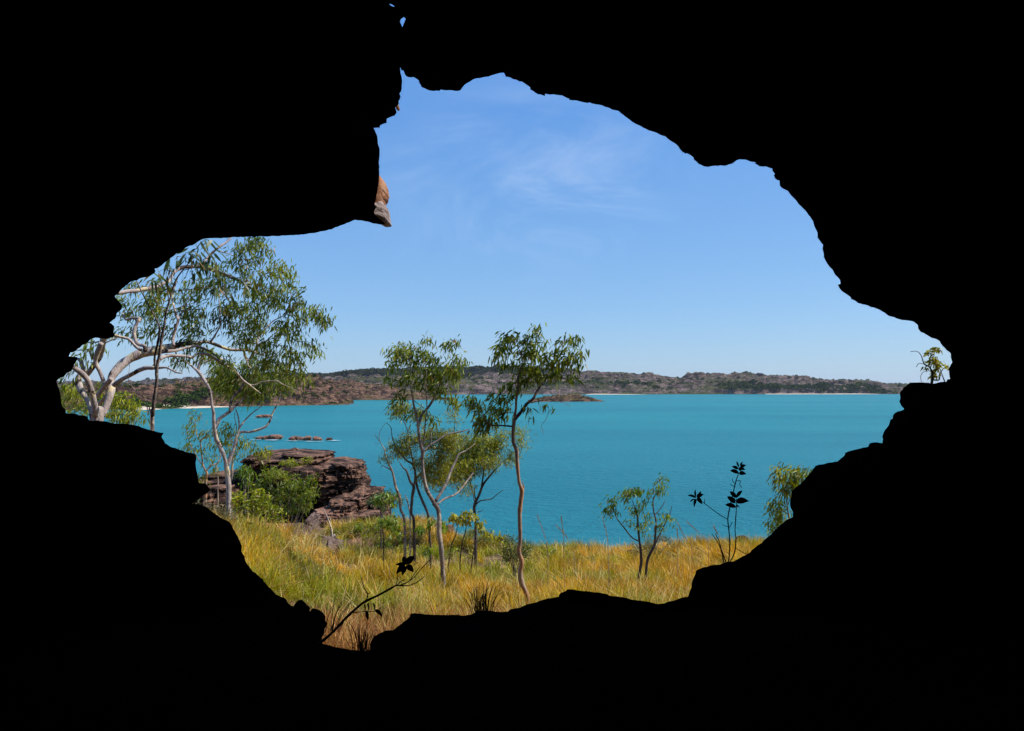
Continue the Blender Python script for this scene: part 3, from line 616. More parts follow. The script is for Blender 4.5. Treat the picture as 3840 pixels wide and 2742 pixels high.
# ------------------------------------------------------------------ trees
LEAFC = {'gum': [(.05, .085, .010), (.12, .165, .02), (.23, .28, .035), (.36, .38, .07), (.20, .26, .05), (.34, .31, .05)],
         'light': [(.16, .20, .018), (.30, .33, .025), (.46, .45, .05), (.12, .15, .02)],
         'bright': [(.09, .16, .018), (.15, .24, .03), (.24, .31, .05), (.34, .37, .08)],
         'olive': [(.17, .18, .015), (.28, .27, .02), (.38, .34, .035), (.10, .12, .015)],
         'yellow': [(.38, .35, .05), (.48, .44, .08), (.26, .28, .05), (.15, .19, .04)]}
class Tree:
    def __init__(s, name, label, cat, base, bark, group=None):
        s.root = thing(name, label, cat, base, group); s.bark = bark; s.nodes = []; s.nr = []
    def limb(s, im, pts, d0, d1=None, k=9, part='branch', rough=.22, down=False, wmul=1., mat=None):
        d1 = d0 if d1 is None else d1; n = len(pts); P = []; r = []
        for i, q in enumerate(pts):
            t = i/(n-1); jm = im
            if len(q) == 4: jm = q[3]
            d = d0+(d1-d0)*t
            P.append(AT(jm, q[0], q[1], d)); r.append(max(WD(jm, q[2], d)*.5*wmul, .0025))
        if down:
            g = float(ground(P[0][0], P[0][1]))-.08
            if P[0][2] > g+.05:
                P.insert(0, np.array([P[0][0]-(P[1][0]-P[0][0])*.15, P[0][1], g])); r.insert(0, r[0]*1.25)
        P = spline(np.array(P), 5); r = np.interp(np.linspace(0, 1, len(P)), np.linspace(0, 1, len(r)), r)
        mb = MB(); tube(mb, P, r, k, rough=rough, seed=len(s.nodes) % 17)
        mb.build(part, mat or s.bark, s.root)
        s.nodes.append(P[2:]); return P
    def crown(s, im, blobs, d, dd, L, W, cols, per=12, dens=1., droop=.9, wind=(-.35, 0, 0), spread=.16, twig=.0045, area=None, seed=0, depthr=1., bend=.35, name='crown', maxlink=9.):
        rng = np.random.default_rng(seed+5); tips = []
        px = IMG[im][2]/F*d
        for b in blobs:
            rx, rz = b[2]*px, b[3]*px; dj = b[4] if len(b) > 4 else d
            n = max(2, int(round(dens*rx*rz*math.pi)))
            q = rng.normal(size=(n, 3)); q /= np.linalg.norm(q, axis=1)[:, None]; q *= rng.uniform(.15, 1, (n, 1))**.5
            c = AT(im, b[0], b[1], dj)
            n = len(q); tips.append(c+q*np.array([rx, min(max(rx, rz)*depthr, dd), rz]))
        tips = np.vstack(tips); nodes = np.vstack(s.nodes)
        dist = np.array([np.min(np.linalg.norm(nodes-t, axis=1)) for t in tips]); tips = tips[np.argsort(dist)]
        cap = len(nodes)+len(tips)*4; buf = np.zeros((cap, 3)); buf[:len(nodes)] = nodes; cnt_ = len(nodes)
        mt = MB(); LB = []; LD = []
        for t in tips:
            dv = buf[:cnt_]-t; ds = np.linalg.norm(dv, axis=1)
            low = np.where(buf[:cnt_, 2] > t[2]+.1, 1.25, 1.)
            i = int(np.argmin(ds*low)); a = buf[i].copy(); ln = ds[i]
            if ln < .02: continue
            m1 = a+(t-a)*.35+rng.normal(size=3)*ln*.10+np.array([0, 0, .06*ln]); m2 = a+(t-a)*.7+rng.normal(size=3)*ln*.09+np.array([0, 0, .08*ln])
            if ln < maxlink:
                pth = spline(np.array([a, m1, m2, t]), 3); r0 = twig*(1+min(ln, 1.6)*2.2)
                tube(mt, pth, np.linspace(r0, twig*.5, len(pth)), 4)
            buf[cnt_:cnt_+3] = [m1, m2, t]; cnt_ += 3
            n = max(1, rng.poisson(per)); f = rng.uniform(.0, 1., (n, 1))**.6
            b0 = m2*(1-f)+t*f+rng.normal(size=(n, 3))*spread*np.array([1, 1, .8])*.5
            LB.append(b0)
            LD.append(rng.normal(size=(n, 3))*.55+np.array([0, 0, -droop])+np.array(wind)+(t-m2)/(np.linalg.norm(t-m2)+1e-6)*.35)
        LB = np.vstack(LB); LD = np.vstack(LD); n = len(LB)
        pal = np.array(LEAFC[cols] if isinstance(cols, str) else cols)
        tone = fbm(LB*2.2, 2, seed+9)*.5+.5
        idx = np.clip((tone*len(pal)*.9+rng.normal(size=n)*.9).astype(int), 0, len(pal)-1)
        col = pal[idx]*rng.uniform(.75, 1.25, (n, 1))
        dead = rng.uniform(size=n) < .03; col[dead] = (.32, .18, .07)
        ml = MB(); leaves(ml, LB, LD, L*rng.uniform(.6, 1.25, n), W*rng.uniform(.7, 1.3, n), bend, 0, col, rng)
        off = mt.n
        for Vq, Cq in zip(ml.V, ml.C): mt.V.append(Vq); mt.C.append(Cq)
        for Tq in ml.T: mt.T.append(Tq+off); mt.tm.append(np.full(len(Tq), 1))
        for Qq in ml.Q: mt.Q.append(Qq+off); mt.qm.append(np.full(len(Qq), 1))
        mt.build(name, [M['bark_dark'], M['leaf']], s.root, False)
        return n

NL = 0
# --- big pale gum arching in from the left
dA = 8.6
b = AT('g', 690, 1560, dA); gz = float(ground(b[0], b[1]))
A = Tree('gum_tree', 'large pale barked gum with thick arching limbs at the left of the cave mouth', 'tree', (b[0], b[1], gz), M['bark_pale'])
A.limb('g', [(680, 1560, 130), (640, 1440, 112), (635, 1330, 84), (605, 1180, 84), (560, 1020, 80), (510, 900, 84), (430, 810, 86), (330, 740, 74), (250, 690, 60), (150, 640, 50)], dA, dA-.4, 14, 'trunk', down=True)
A.limb('g', [(700, 1560, 120), (740, 1450, 100), (820, 1280, 95), (875, 1100, 98), (885, 1000, 106), (875, 930, 105), (920, 820, 115), (1000, 720, 120), (1100, 630, 122), (1250, 550, 132), (1400, 490, 145), (1560, 460, 145), (1700, 440, 120),
              (1850, 395, 96), (2030, 358, 70), (380, 350, 58, 'h'), (500, 330, 54, 'h'), (620, 365, 50, 'h'), (760, 420, 48, 'h'), (900, 455, 45, 'h'), (1100, 455, 45, 'h'), (1220, 485, 42, 'h'), (1310, 515, 32, 'h'), (1400, 550, 12, 'h')], dA, dA+1.6, 14, down=True)
A.limb('g', [(650, 1190, 56), (740, 1060, 66), (800, 990, 74), (880, 900, 64)], dA+.3, dA+.1, 10)
A.limb('g', [(670, 1320, 40), (720, 1250, 52), (790, 1180, 50), (840, 1080, 50)], dA+.45, dA+.2, 8)
A.limb('g', [(590, 1540, 56), (560, 1350, 60), (510, 1220, 66), (430, 1080, 90), (385, 960, 98), (395, 860, 84), (470, 740, 60)], dA+.6, dA+.7, 12)
A.limb('g', [(500, 850, 66), (600, 720, 75), (680, 600, 80), (725, 500, 82), (745, 400, 88), (765, 310, 92), (770, 200, 90)], dA+.3, dA, 12)
A.limb('g', [(765, 930, 56), (705, 790, 55), (645, 660, 62), (650, 560, 66), (690, 450, 74), (735, 350, 74)], dA, dA-.1, 10)
A.limb('g', [(480, 790, 60), (440, 700, 50), (420, 620, 50), (370, 590, 40)], dA, dA, 8)
A.limb('g', [(600, 600, 44), (540, 460, 26), (470, 460, 16), (360, 462, 14), (240, 450, 10)], dA, dA, 7)
A.limb('g', [(790, 350, 26), (860, 320, 20), (930, 290, 18), (985, 285, 12)], dA, dA, 6)
A.limb('g', [(700, 330, 24), (620, 345, 22), (530, 345, 16), (460, 360, 10)], dA, dA, 6)
A.limb('g', [(920, 1000, 66), (1020, 920, 68), (1150, 850, 64), (1280, 780, 64), (1400, 735, 68), (1540, 730, 56), (1620, 728, 38), (1720, 725, 34), (1800, 760, 26), (1880, 800, 26), (1955, 810, 20)], dA, dA-.2, 10)
A.limb('g', [(1530, 700, 40), (1600, 620, 55), (1680, 562, 60), (1760, 545, 58), (1900, 545, 46), (2030, 555, 40), (290, 565, 36, 'h'), (360, 520, 40, 'h'), (460, 510, 45, 'h'), (560, 545, 45, 'h'), (650, 605, 44, 'h'), (760, 680, 40, 'h'),
              (900, 745, 38, 'h'), (980, 825, 38, 'h'), (1060, 920, 38, 'h'), (1150, 985, 32, 'h'), (1220, 1040, 20, 'h'), (1340, 1125, 12, 'h')], dA+.2, dA+1.6, 10)
A.limb('g', [(1660, 480, 66), (1850, 470, 45), (2000, 430, 40), (330, 400, 40, 'h'), (440, 430, 40, 'h'), (540, 470, 36, 'h'), (640, 540, 30, 'h'), (730, 600, 26, 'h'), (830, 680, 20, 'h')], dA+.4, dA+1.5, 9)
A.limb('g', [(1400, 480, 66), (1385, 400, 58), (1290, 370, 54), (1245, 290, 54), (1228, 190, 54), (1255, 90, 50), (1300, 0, 50), (655, 720, 24, 'w'), (668, 694, 24, 'w'), (610, 690, 20, 'w'), (565, 700, 18, 'w'), (535, 650, 14, 'w')], dA, dA+.2, 9)
A.limb('g', [(1340, 460, 50), (1260, 410, 45), (1190, 330, 40), (1130, 285, 42), (1020, 258, 42), (930, 232, 38)], dA, dA-.1, 9)
A.limb('g', [(1830, 390, 46), (1822, 300, 46), (1855, 150, 44), (1900, 10, 40), (965, 700, 18, 'w'), (935, 600, 16, 'w'), (922, 540, 13, 'w'), (940, 450, 12, 'w'), (965, 370, 9, 'w')], dA+.4, dA+.9, 8)
A.limb('w', [(965, 700, 18), (1000, 645, 12), (1060, 622, 9), (1150, 620, 7)], dA+.7, dA+1, 6)
A.limb('h', [(560, 335, 36), (620, 260, 28), (680, 150, 25), (715, 60, 22), (1293, 640, 10, 'w'), (1285, 560, 8, 'w'), (1290, 500, 6, 'w')], dA+.8, dA+.8, 7)
A.limb('w', [(440, 500, 26), (515, 492, 28), (580, 482, 32), (650, 476, 30), (720, 462, 32), (800, 448, 34), (850, 420, 30), (900, 400, 24), (930, 340, 24), (990, 300, 28), (1060, 290, 28), (1170, 295, 28), (1280, 335, 28), (1400, 382, 22),
             (1480, 420, 20), (1540, 462, 18), (1600, 500, 14), (1640, 560, 12), (1690, 615, 8)], dA-.2, dA+1.6, 9)
A.limb('w', [(1150, 300, 16), (1200, 215, 18), (1290, 135, 18), (1350, 95, 15), (1400, 40, 10)], dA+.6, dA+1.2, 7)
A.limb('w', [(1270, 165, 10), (1370, 195, 8), (1450, 240, 7), (1470, 320, 5)], dA+1, dA+1.4, 5)
A.limb('w', [(1580, 960, 18), (1580, 880, 18), (1600, 820, 20), (1640, 780, 12), (1700, 715, 9), (1765, 680, 7)], dA+1.5, dA+1.9, 7)
A.limb('w', [(1565, 940, 18), (1600, 890, 17), (1650, 868, 14), (1700, 820, 9)], dA+1.4, dA+1.4, 7)
A.limb('w', [(1480, 935, 14), (1488, 985, 17), (1512, 1015, 16), (1550, 960, 16)], dA+1.3, dA+1.4, 7)
A.limb('w', [(1495, 1010, 12), (1515, 1060, 8), (1560, 1100, 5)], dA+1.3, dA+1.3, 5)
A.limb('w', [(860, 640, 8), (1000, 600, 6), (1120, 560, 5)], dA, dA, 5)
A.limb('h', [(1150, 985, 22), (1250, 988, 16), (1340, 945, 16), (1450, 932, 17), (1580, 930, 18), (1660, 980, 14), (1780, 1030, 10), (1900, 1090, 6)], dA+1.6, dA+1.7, 6)
AB = [(700, 600, 150, 80), (580, 560, 80, 60), (545, 740, 60, 90), (700, 740, 50, 70), (850, 560, 100, 90), (880, 760, 70, 50), (1000, 620, 90, 90), (1150, 500, 120, 80), (1100, 700, 120, 90), (1060, 810, 110, 40), (1300, 600, 110, 110),
      (1300, 420, 110, 60), (1450, 110, 130, 50), (1570, 80, 90, 30), (1400, 210, 110, 50), (1610, 160, 45, 40), (1560, 210, 45, 35), (1330, 300, 80, 50), (1180, 400, 90, 60), (760, 430, 70, 50), (640, 430, 40, 25), (1480, 330, 60, 30),
      (1720, 280, 60, 40), (1800, 300, 50, 35), (1680, 380, 110, 60), (1800, 430, 60, 60), (1630, 500, 110, 90), (1570, 640, 130, 90), (1740, 560, 110, 90), (1880, 480, 25, 35), (1900, 570, 25, 40), (1450, 720, 130, 80),
      (1680, 740, 140, 90), (1860, 680, 100, 80), (1990, 690, 55, 50), (2050, 660, 40, 30), (2090, 705, 22, 22), (1420, 850, 130, 45), (1650, 880, 90, 60), (1850, 820, 90, 70), (2010, 900, 30, 30), (2040, 930, 22, 20), (1780, 950, 110, 70),
      (1700, 1030, 90, 60), (1880, 1040, 60, 50), (1820, 1120, 80, 60), (1630, 1060, 80, 60), (1940, 1140, 28, 35), (1230, 960, 90, 45), (1080, 900, 70, 35), (1010, 1040, 40, 55), (1350, 1000, 80, 60)]
NL += A.crown('w', AB, dA+1., 1.2, .085, .017, 'gum', per=50, dens=46, spread=.15, seed=1)
NL += A.crown('w', [(250, 970, 45, 40), (320, 895, 40, 25), (120, 1130, 30, 22)], dA, .5, .10, .02, 'gum', per=18, dens=60, spread=.14, seed=2)
# --- second gum with a forked white trunk
dB = solve('k', 640, 1400, 6, 15); dB = min(max(dB, 10.5), 13)
b = AT('k', 640, 1400, dB)
B = Tree('gum_tree', 'slender pale gum forking low, rising from bushes left of the outcrop', 'tree', (b[0], b[1], float(ground(b[0], b[1]))), M['bark_pale'])
B.limb('k', [(640, 1400, 76), (642, 1250, 75), (640, 1100, 72), (622, 950, 72), (610, 850, 76), (605, 770, 84)], dB, dB, 12, 'trunk', down=True)
B.limb('k', [(612, 800, 64), (585, 710, 60), (548, 600, 60), (500, 500, 62), (450, 380, 64), (428, 260, 62), (412, 130, 54), (410, 0, 48), (610, 1400, 44, 'h'), (582, 1250, 42, 'h'), (560, 1100, 44, 'h'), (515, 985, 48, 'h'), (440, 870, 50, 'h'),
              (378, 790, 46, 'h'), (300, 720, 30, 'h'), (210, 645, 24, 'h'), (130, 575, 12, 'h')], dB, dB-.4, 10)
B.limb('h', [(372, 785, 42), (390, 690, 40), (428, 600, 34), (450, 500, 28), (470, 400, 16)], dB-.3, dB-.3, 8)
B.limb('h', [(395, 700, 25), (470, 645, 22), (560, 600, 18), (640, 560, 9)], dB-.3, dB-.2, 6)
B.limb('h', [(640, 1650, 60), (700, 1510, 58), (780, 1450, 52), (870, 1385, 45), (940, 1310, 40), (1010, 1260, 38), (1070, 1190, 30), (1105, 1110, 30), (1122, 1050, 30), (1102, 975, 30), (1112, 900, 32), (1150, 840, 28), (1220, 820, 16), (1300, 770, 10)], dB, dB+.5, 9)
B.limb('h', [(858, 1410, 36), (868, 1300, 36), (895, 1200, 40), (960, 1120, 40), (1040, 1040, 38), (1075, 960, 30), (1050, 880, 12)], dB-.1, dB+.2, 8, mat=M['bark_dark'])
B.limb('k', [(615, 800, 60), (668, 665, 58), (710, 570, 52), (735, 480, 54), (760, 380, 48), (790, 312, 44), (850, 282, 38), (960, 285, 38), (1080, 255, 38), (1190, 210, 36), (1240, 160, 32), (1290, 70, 24), (1500, 1440, 26, 'h'), (1560, 1330, 22, 'h'), (1620, 1200, 20, 'h'),
              (1632, 1130, 16, 'h'), (1600, 1090, 8, 'h')], dB, dB+.3, 9)
B.limb('k', [(780, 330, 32), (800, 200, 26), (790, 80, 22), (770, 0, 20), (950, 1360, 16, 'h')], dB+.1, dB+.2, 7)
B.limb('k', [(795, 235, 26), (870, 130, 26), (940, 50, 22), (1230, 1395, 18, 'h'), (1330, 1320, 14, 'h'), (1380, 1240, 8, 'h')], dB+.1, dB+.4, 7)
B.limb('k', [(760, 300, 14), (755, 180, 12), (730, 60, 10), (735, -20, 8)], dB+.1, dB+.2, 6)
B.limb('k', [(650, 1100, 26), (690, 960, 32), (690, 850, 34), (700, 700, 26), (706, 650, 22)], dB+.25, dB+.1, 7)
B.limb('k', [(720, 450, 26), (680, 420, 20), (650, 380, 22), (690, 345, 24), (750, 345, 18)], dB+.1, dB+.3, 6)
BB = [(590, 300, 110, 80), (640, 470, 100, 100), (830, 420, 60, 60), (960, 440, 60, 50), (1060, 540, 35, 45), (1135, 590, 18, 40), (1210, 580, 18, 35), (620, 620, 70, 60), (760, 600, 60, 40), (680, 180, 60, 50)]
NL += B.crown('k', BB, dB+.3, .5, .10, .017, 'light', per=22, dens=100, spread=.14, seed=3)
BW = [(1300, 1130, 90, 90), (1420, 1190, 100, 80), (1560, 1130, 90, 70), (1560, 1240, 60, 50), (1700, 1180, 70, 50), (1520, 1020, 60, 50), (1270, 1200, 50, 60), (1180, 980, 60, 40), (1780, 1230, 40, 40), (1340, 1250, 60, 40), (1650, 1240, 70, 45), (1480, 1270, 70, 40), (1560, 1310, 60, 30), (1720, 1090, 70, 50), (1850, 1180, 40, 40), (1400, 1080, 70, 50)]
NL += B.crown('w', BW, dB+.3, .9, .10, .017, 'gum', per=52, dens=62, spread=.17, seed=4)
# --- dark slim sapling in front, with big hanging leaves at its top
dS = 6.9; b = AT('g', 1510, 1624, dS)
S = Tree('gum_sapling', 'slim dark forked sapling close outside the cave, crossing in front of the large gum', 'tree', (b[0], b[1], float(ground(b[0], b[1]))), M['bark_grey'])
S.limb('g', [(1505, 1660, 58), (1520, 1450, 52), (1532, 1250, 52), (1560, 1050, 48), (1576, 900, 45), (1572, 800, 50), (1592, 650, 42), (1622, 500, 42), (1640, 350, 42), (1660, 220, 40), (1690, 80, 34), (872, 660, 16, 'w'), (900, 560, 14, 'w'), (925, 460, 12, 'w'), (952, 390, 11, 'w'), (1010, 310, 9, 'w'), (1080, 230, 7, 'w')], dS, dS-.1, 9, 'trunk', down=True)
S.limb('g', [(1572, 810, 36), (1542, 620, 35), (1560, 480, 32), (1600, 300, 36), (1622, 150, 34), (1600, 60, 26), (795, 690, 10, 'w'), (745, 600, 9, 'w'), (702, 520, 9, 'w'), (668, 450, 10, 'w'), (645, 400, 9, 'w')], dS, dS-.2, 8)
S.limb('g', [(1480, 1640, 14), (1440, 1450, 14), (1420, 1280, 14), (1350, 1150, 14), (1230, 1060, 12), (1170, 950, 12), (1140, 870, 8), (1160, 740, 5), (1150, 640, 4)], dS-.3, dS-.1, 5, down=True)
S.limb('w', [(895, 560, 10), (885, 470, 10), (875, 400, 8), (900, 340, 5)], dS, dS-.1, 6)
S.limb('w', [(860, 650, 6), (800, 560, 6), (760, 480, 5), (740, 400, 4)], dS, dS, 5)
S.limb('w', [(930, 480, 7), (1080, 465, 6), (1200, 455, 5), (1290, 480, 4)], dS-.1, dS-.2, 5)
S.limb('w', [(1000, 320, 7), (1150, 290, 6), (1300, 330, 5), (1480, 400, 4)], dS-.1, dS-.2, 5)
NL += S.crown('w', [(1100, 160, 55, 60), (1040, 240, 60, 50), (1130, 260, 50, 60), (920, 310, 50, 45), (1130, 340, 40, 40), (960, 230, 40, 30), (1290, 470, 40, 30), (1495, 400, 20, 18), (840, 380, 30, 30), (1180, 90, 40, 20), (1240, 200, 30, 30)], dS-.15, .25, .125, .026, [(.06, .10, .03), (.11, .16, .05), (.20, .20, .06), (.26, .20, .07)], per=7, dens=100, spread=.10, seed=6, droop=1.2, wind=(-.05, 0, 0), bend=.6)
# --- thin tree at the left of the second gum
dL = 12.5; b = AT('k', 270, 1050, dL)
T_ = Tree('small_tree', 'thin crooked small tree with drooping sparse leaves over the left cave lip', 'tree', (b[0], b[1], float(ground(b[0], b[1]))), M['bark_orange'])
T_.limb('k', [(290, 1060, 40), (310, 920, 34), (250, 800, 28), (232, 650, 22), (214, 500, 22), (218, 415, 18), (290, 350, 15), (345, 290, 14), (395, 210, 9)], dL, dL, 7, 'trunk', down=True)
T_.limb('k', [(216, 420, 14), (165, 365, 12), (150, 290, 12), (118, 170, 11), (180, 80, 10), (230, 0, 6)], dL, dL+.3, 6)
T_.limb('k', [(240, 790, 18), (190, 720, 16), (110, 580, 14), (50, 460, 12), (10, 320, 10), (0, 200, 7)], dL, dL+.2, 6)
T_.limb('k', [(300, 880, 22), (370, 800, 22), (450, 770, 22), (510, 690, 16), (500, 560, 10)], dL, dL+.2, 7)
T_.limb('k', [(475, 1200, 22), (478, 1050, 22), (470, 900, 18), (450, 780, 16)], dL-.1, dL+.1, 6, down=True)
NL += T_.crown('k', [(60, 150, 70, 70), (150, 60, 60, 50), (60, 300, 60, 60), (20, 420, 50, 50), (180, 300, 60, 60), (280, 550, 70, 60), (300, 320, 50, 50), (370, 470, 60, 60), (130, 520, 60, 40), (400, 640, 60, 50), (230, 920, 50, 60), (210, 1010, 50, 40), (330, 680, 50, 40), (40, 540, 50, 40), (440, 840, 50, 40)],
               dL, .6, .10, .016, 'light', per=13, dens=75, spread=.13, seed=8)
# --- the forked tree in the middle
dF = solve('n', 850, 1290, 8, 20, .32); b = AT('n', 845, 1290, dF)
Fk = Tree('gum_tree', 'forked young gum in the middle of the view, left of the wavy single trunk', 'tree', (b[0], b[1], float(ground(b[0], b[1]))), M['bark_grey'])
Fk.limb('n', [(848, 1300, 44), (838, 1150, 46), (822, 950, 52), (802, 800, 50), (802, 650, 48), (788, 560, 52), (752, 500, 54)], dF, dF, 10, 'trunk', down=True)
Fk.limb('n', [(765, 520, 46), (702, 420, 40), (662, 320, 38), (642, 200, 34), (630, 60, 34), (584, 1340, 34, 'm'), (586, 1280, 36, 'm'), (560, 1180, 28, 'm'), (545, 1050, 28, 'm'), (530, 950, 24, 'm'), (505, 850, 20, 'm'), (490, 750, 17, 'm'), (475, 670, 11, 'm'), (480, 560, 8, 'm'), (470, 420, 5, 'm')], dF, dF-.2, 9)
Fk.limb('m', [(548, 1040, 26), (580, 940, 24), (640, 870, 24), (700, 770, 22), (735, 700, 15), (765, 600, 10), (800, 480, 6), (850, 420, 4), (835, 350, 3)], dF-.1, dF+.2, 8)
Fk.limb('m', [(590, 1240, 15), (606, 1100, 13), (612, 1000, 12), (626, 880, 11), (622, 760, 12), (612, 640, 10), (622, 540, 7), (600, 400, 4)], dF, dF-.3, 7)
Fk.limb('m', [(590, 1295, 24), (650, 1230, 20), (730, 1180, 18), (800, 1130, 14), (870, 1110, 12), (960, 1092, 12), (1030, 1070, 7)], dF, dF+.3, 7)
Fk.limb('m', [(655, 1225, 14), (666, 1150, 12), (658, 1075, 8)], dF, dF, 5)
Fk.limb('n', [(765, 490, 34), (830, 385, 30), (882, 290, 28), (922, 180, 26), (970, 80, 24), (1005, 10, 18), (1000, 1270, 8, 'm'), (1080, 1210, 5, 'm')], dF, dF+.6, 8)
Fk.limb('n', [(785, 520, 24), (860, 462, 20), (960, 422, 18), (1020, 370, 16), (1080, 290, 16), (1150, 200, 12)], dF, dF+.7, 7)
Fk.limb('m', [(500, 800, 7), (560, 850, 6), (600, 880, 5)], dF, dF, 4)
NL += Fk.crown('m', [(430, 310, 110, 55), (320, 370, 70, 45), (280, 480, 25, 30), (470, 420, 100, 70), (620, 230, 25, 35), (620, 350, 70, 50), (810, 290, 50, 28), (880, 260, 25, 18), (930, 400, 40, 40), (960, 440, 30, 25), (700, 430, 70, 50), (840, 500, 90, 55), (740, 570, 110, 55),
                     (900, 570, 60, 50), (600, 540, 80, 60), (470, 550, 80, 45), (270, 600, 15, 35), (380, 640, 30, 40), (560, 660, 70, 50), (740, 680, 80, 45), (370, 770, 35, 45), (335, 870, 25, 40), (830, 690, 45, 30), (890, 820, 25, 35), (860, 790, 25, 20), (560, 880, 50, 40), (690, 960, 40, 25), (440, 960, 50, 35)],
               dF, .55, .105, .023, 'gum', per=24, dens=115, spread=.13, seed=11)
# --- the wavy single trunk
dC = solve('n', 1690, 1530, 6, 16, .30); b = AT('n', 1690, 1530, dC)
Cc = Tree('gum_tree', 'young gum with a single wavy orange brown trunk, right of the forked one', 'tree', (b[0], b[1], float(ground(b[0], b[1]))), M['bark_orange'])
Cc.limb('n', [(1695, 1540, 52), (1688, 1420, 50), (1640, 1320, 52), (1628, 1200, 50), (1642, 1100, 48), (1612, 1000, 45), (1626, 850, 42), (1620, 680, 42), (1624, 550, 42), (1640, 430, 46), (1640, 370, 48), (1614, 280, 34), (1602, 180, 36), (1594, 60, 32),
              (1480, 1500, 34, 'm'), (1471, 1350, 34, 'm'), (1466, 1270, 38, 'm'), (1440, 1200, 34, 'm'), (1434, 1100, 32, 'm'), (1441, 1030, 34, 'm'), (1447, 980, 34, 'm')], dC, dC, 11, 'trunk', down=True)
Cc.limb('m', [(1446, 1000, 26), (1460, 880, 22), (1466, 780, 24), (1486, 680, 22), (1480, 600, 20), (1502, 520, 14), (1520, 440, 10), (1500, 340, 6), (1440, 260, 4)], dC, dC-.1, 8)
Cc.limb('m', [(1448, 985, 34), (1510, 910, 30), (1560, 840, 28), (1620, 790, 26), (1670, 700, 22), (1715, 635, 16), (1765, 555, 12), (1820, 460, 8), (1900, 360, 5)], dC, dC+.3, 8, mat=M['bark_dark'])
Cc.limb('m', [(1430, 1048, 18), (1330, 1040, 16), (1230, 1036, 12), (1180, 1000, 9), (1150, 930, 5)], dC, dC-.2, 6, mat=M['bark_dark'])
Cc.limb('m', [(1600, 828, 12), (1700, 806, 10), (1800, 800, 8), (1900, 825, 5), (1970, 860, 3)], dC+.1, dC, 5)
Cc.limb('m', [(1760, 850, 5), (1770, 900, 5), (1740, 985, 4), (1700, 1040, 3), (1720, 1110, 3)], dC, dC, 4)
Cc.limb('n', [(1655, 380, 12), (1662, 340, 10), (1648, 280, 6)], dC, dC, 4)
NL += Cc.crown('m', [(1340, 320, 70, 70), (1420, 200, 90, 50), (1290, 410, 25, 40), (1560, 210, 70, 45), (1640, 140, 35, 30), (1560, 320, 100, 60), (1710, 280, 45, 45), (1690, 380, 100, 50), (1840, 320, 55, 40), (1940, 260, 60, 45), (2030, 230, 45, 40), (2090, 360, 40, 40), (1950, 400, 90, 60), (1800, 440, 90, 50),
                     (1650, 480, 90, 60), (1510, 470, 70, 60), (1400, 470, 30, 50), (2060, 470, 35, 50), (2000, 560, 28, 40), (1700, 570, 100, 50), (1560, 590, 60, 50), (1390, 690, 60, 40), (1300, 750, 40, 30), (1520, 700, 50, 40), (1100, 850, 70, 50), (1210, 880, 80, 60), (1050, 790, 35, 25), (1120, 1000, 70, 60), (1250, 990, 70, 40),
                     (1350, 900, 45, 55), (1380, 790, 45, 35), (1100, 1080, 50, 25), (1740, 860, 45, 18), (1590, 890, 25, 40), (1860, 560, 60, 30)],
               dC, .5, .095, .02, 'gum', per=20, dens=190, spread=.10, seed=12)
# --- background group by the water
dD = 15.8; b = AT('n', 720, 960, dD)
Dt = Tree('wattle_tree', 'dark stemmed olive tree behind and left of the forked gum', 'tree', (b[0], b[1], float(ground(b[0], b[1]))), M['bark_dark'])
Dt.limb('n', [(715, 960, 24), (702, 760, 22), (690, 620, 28), (640, 500, 28), (592, 380, 26), (572, 300, 24), (560, 200, 22), (530, 110, 22), (440, 1370, 18, 'm'), (380, 1300, 15, 'm'), (330, 1230, 13, 'm'), (302, 1150, 10, 'm'), (290, 1060, 7, 'm'), (250, 1015, 4, 'm')], dD, dD, 8, 'trunk', down=True)
Dt.limb('n', [(548, 715, 28), (520, 600, 28), (530, 450, 32), (545, 340, 34), (512, 290, 24), (472, 180, 20), (440, 150, 14), (400, 90, 8)], dD+.5, dD+.6, 8, down=True)
Dt.limb('n', [(545, 350, 24), (560, 250, 22), (548, 130, 20), (470, 1250, 14, 'm'), (455, 1130, 11, 'm'), (420, 1020, 8, 'm'), (370, 950, 5, 'm')], dD+.3, dD+.3, 7)
Dt.limb('n', [(575, 250, 18), (640, 190, 18), (740, 120, 16), (800, 60, 12), (720, 1290, 8, 'm')], dD+.2, dD+.4, 6)
Dt.limb('n', [(510, 690, 16), (505, 600, 16), (480, 480, 14), (455, 420, 9)], dD+.6, dD+.7, 6, mat=M['bark_pale'], down=True)
NL += Dt.crown('m', [(380, 1280, 70, 40), (320, 1220, 45, 35), (440, 1180, 60, 60), (400, 880, 70, 50), (330, 920, 50, 30), (560, 950, 60, 50), (620, 1130, 60, 60), (730, 1120, 90, 45), (860, 1150, 90, 60), (700, 1230, 80, 50), (820, 1250, 90, 60), (740, 1360, 80, 50), (640, 1420, 60, 50), (880, 960, 30, 40), (450, 1300, 50, 40), (240, 1350, 25, 20), (760, 1460, 60, 40), (700, 1520, 50, 40), (560, 1380, 50, 50), (520, 1200, 50, 50), (600, 1500, 50, 40), (760, 1540, 50, 40)],
               dD, .9, .08, .014, 'olive', per=70, dens=115, spread=.18, seed=14, droop=.3, wind=(-.1, 0, 0))
dG = 16.2; b = AT('n', 450, 700, dG)
G_ = Tree('bare_tree', 'nearly leafless pale tree leaning left, right of the outcrop', 'tree', (b[0], b[1], float(ground(b[0], b[1]))), M['bark_grey'])
G_.limb('n', [(452, 705, 28), (412, 570, 28), (402, 450, 30), (362, 340, 26), (332, 200, 22), (290, 100, 18), (255, 20, 14), (232, 1270, 11, 'm'), (192, 1200, 8, 'm'), (142, 1130, 5, 'm')], dG, dG, 8, 'trunk', down=True)
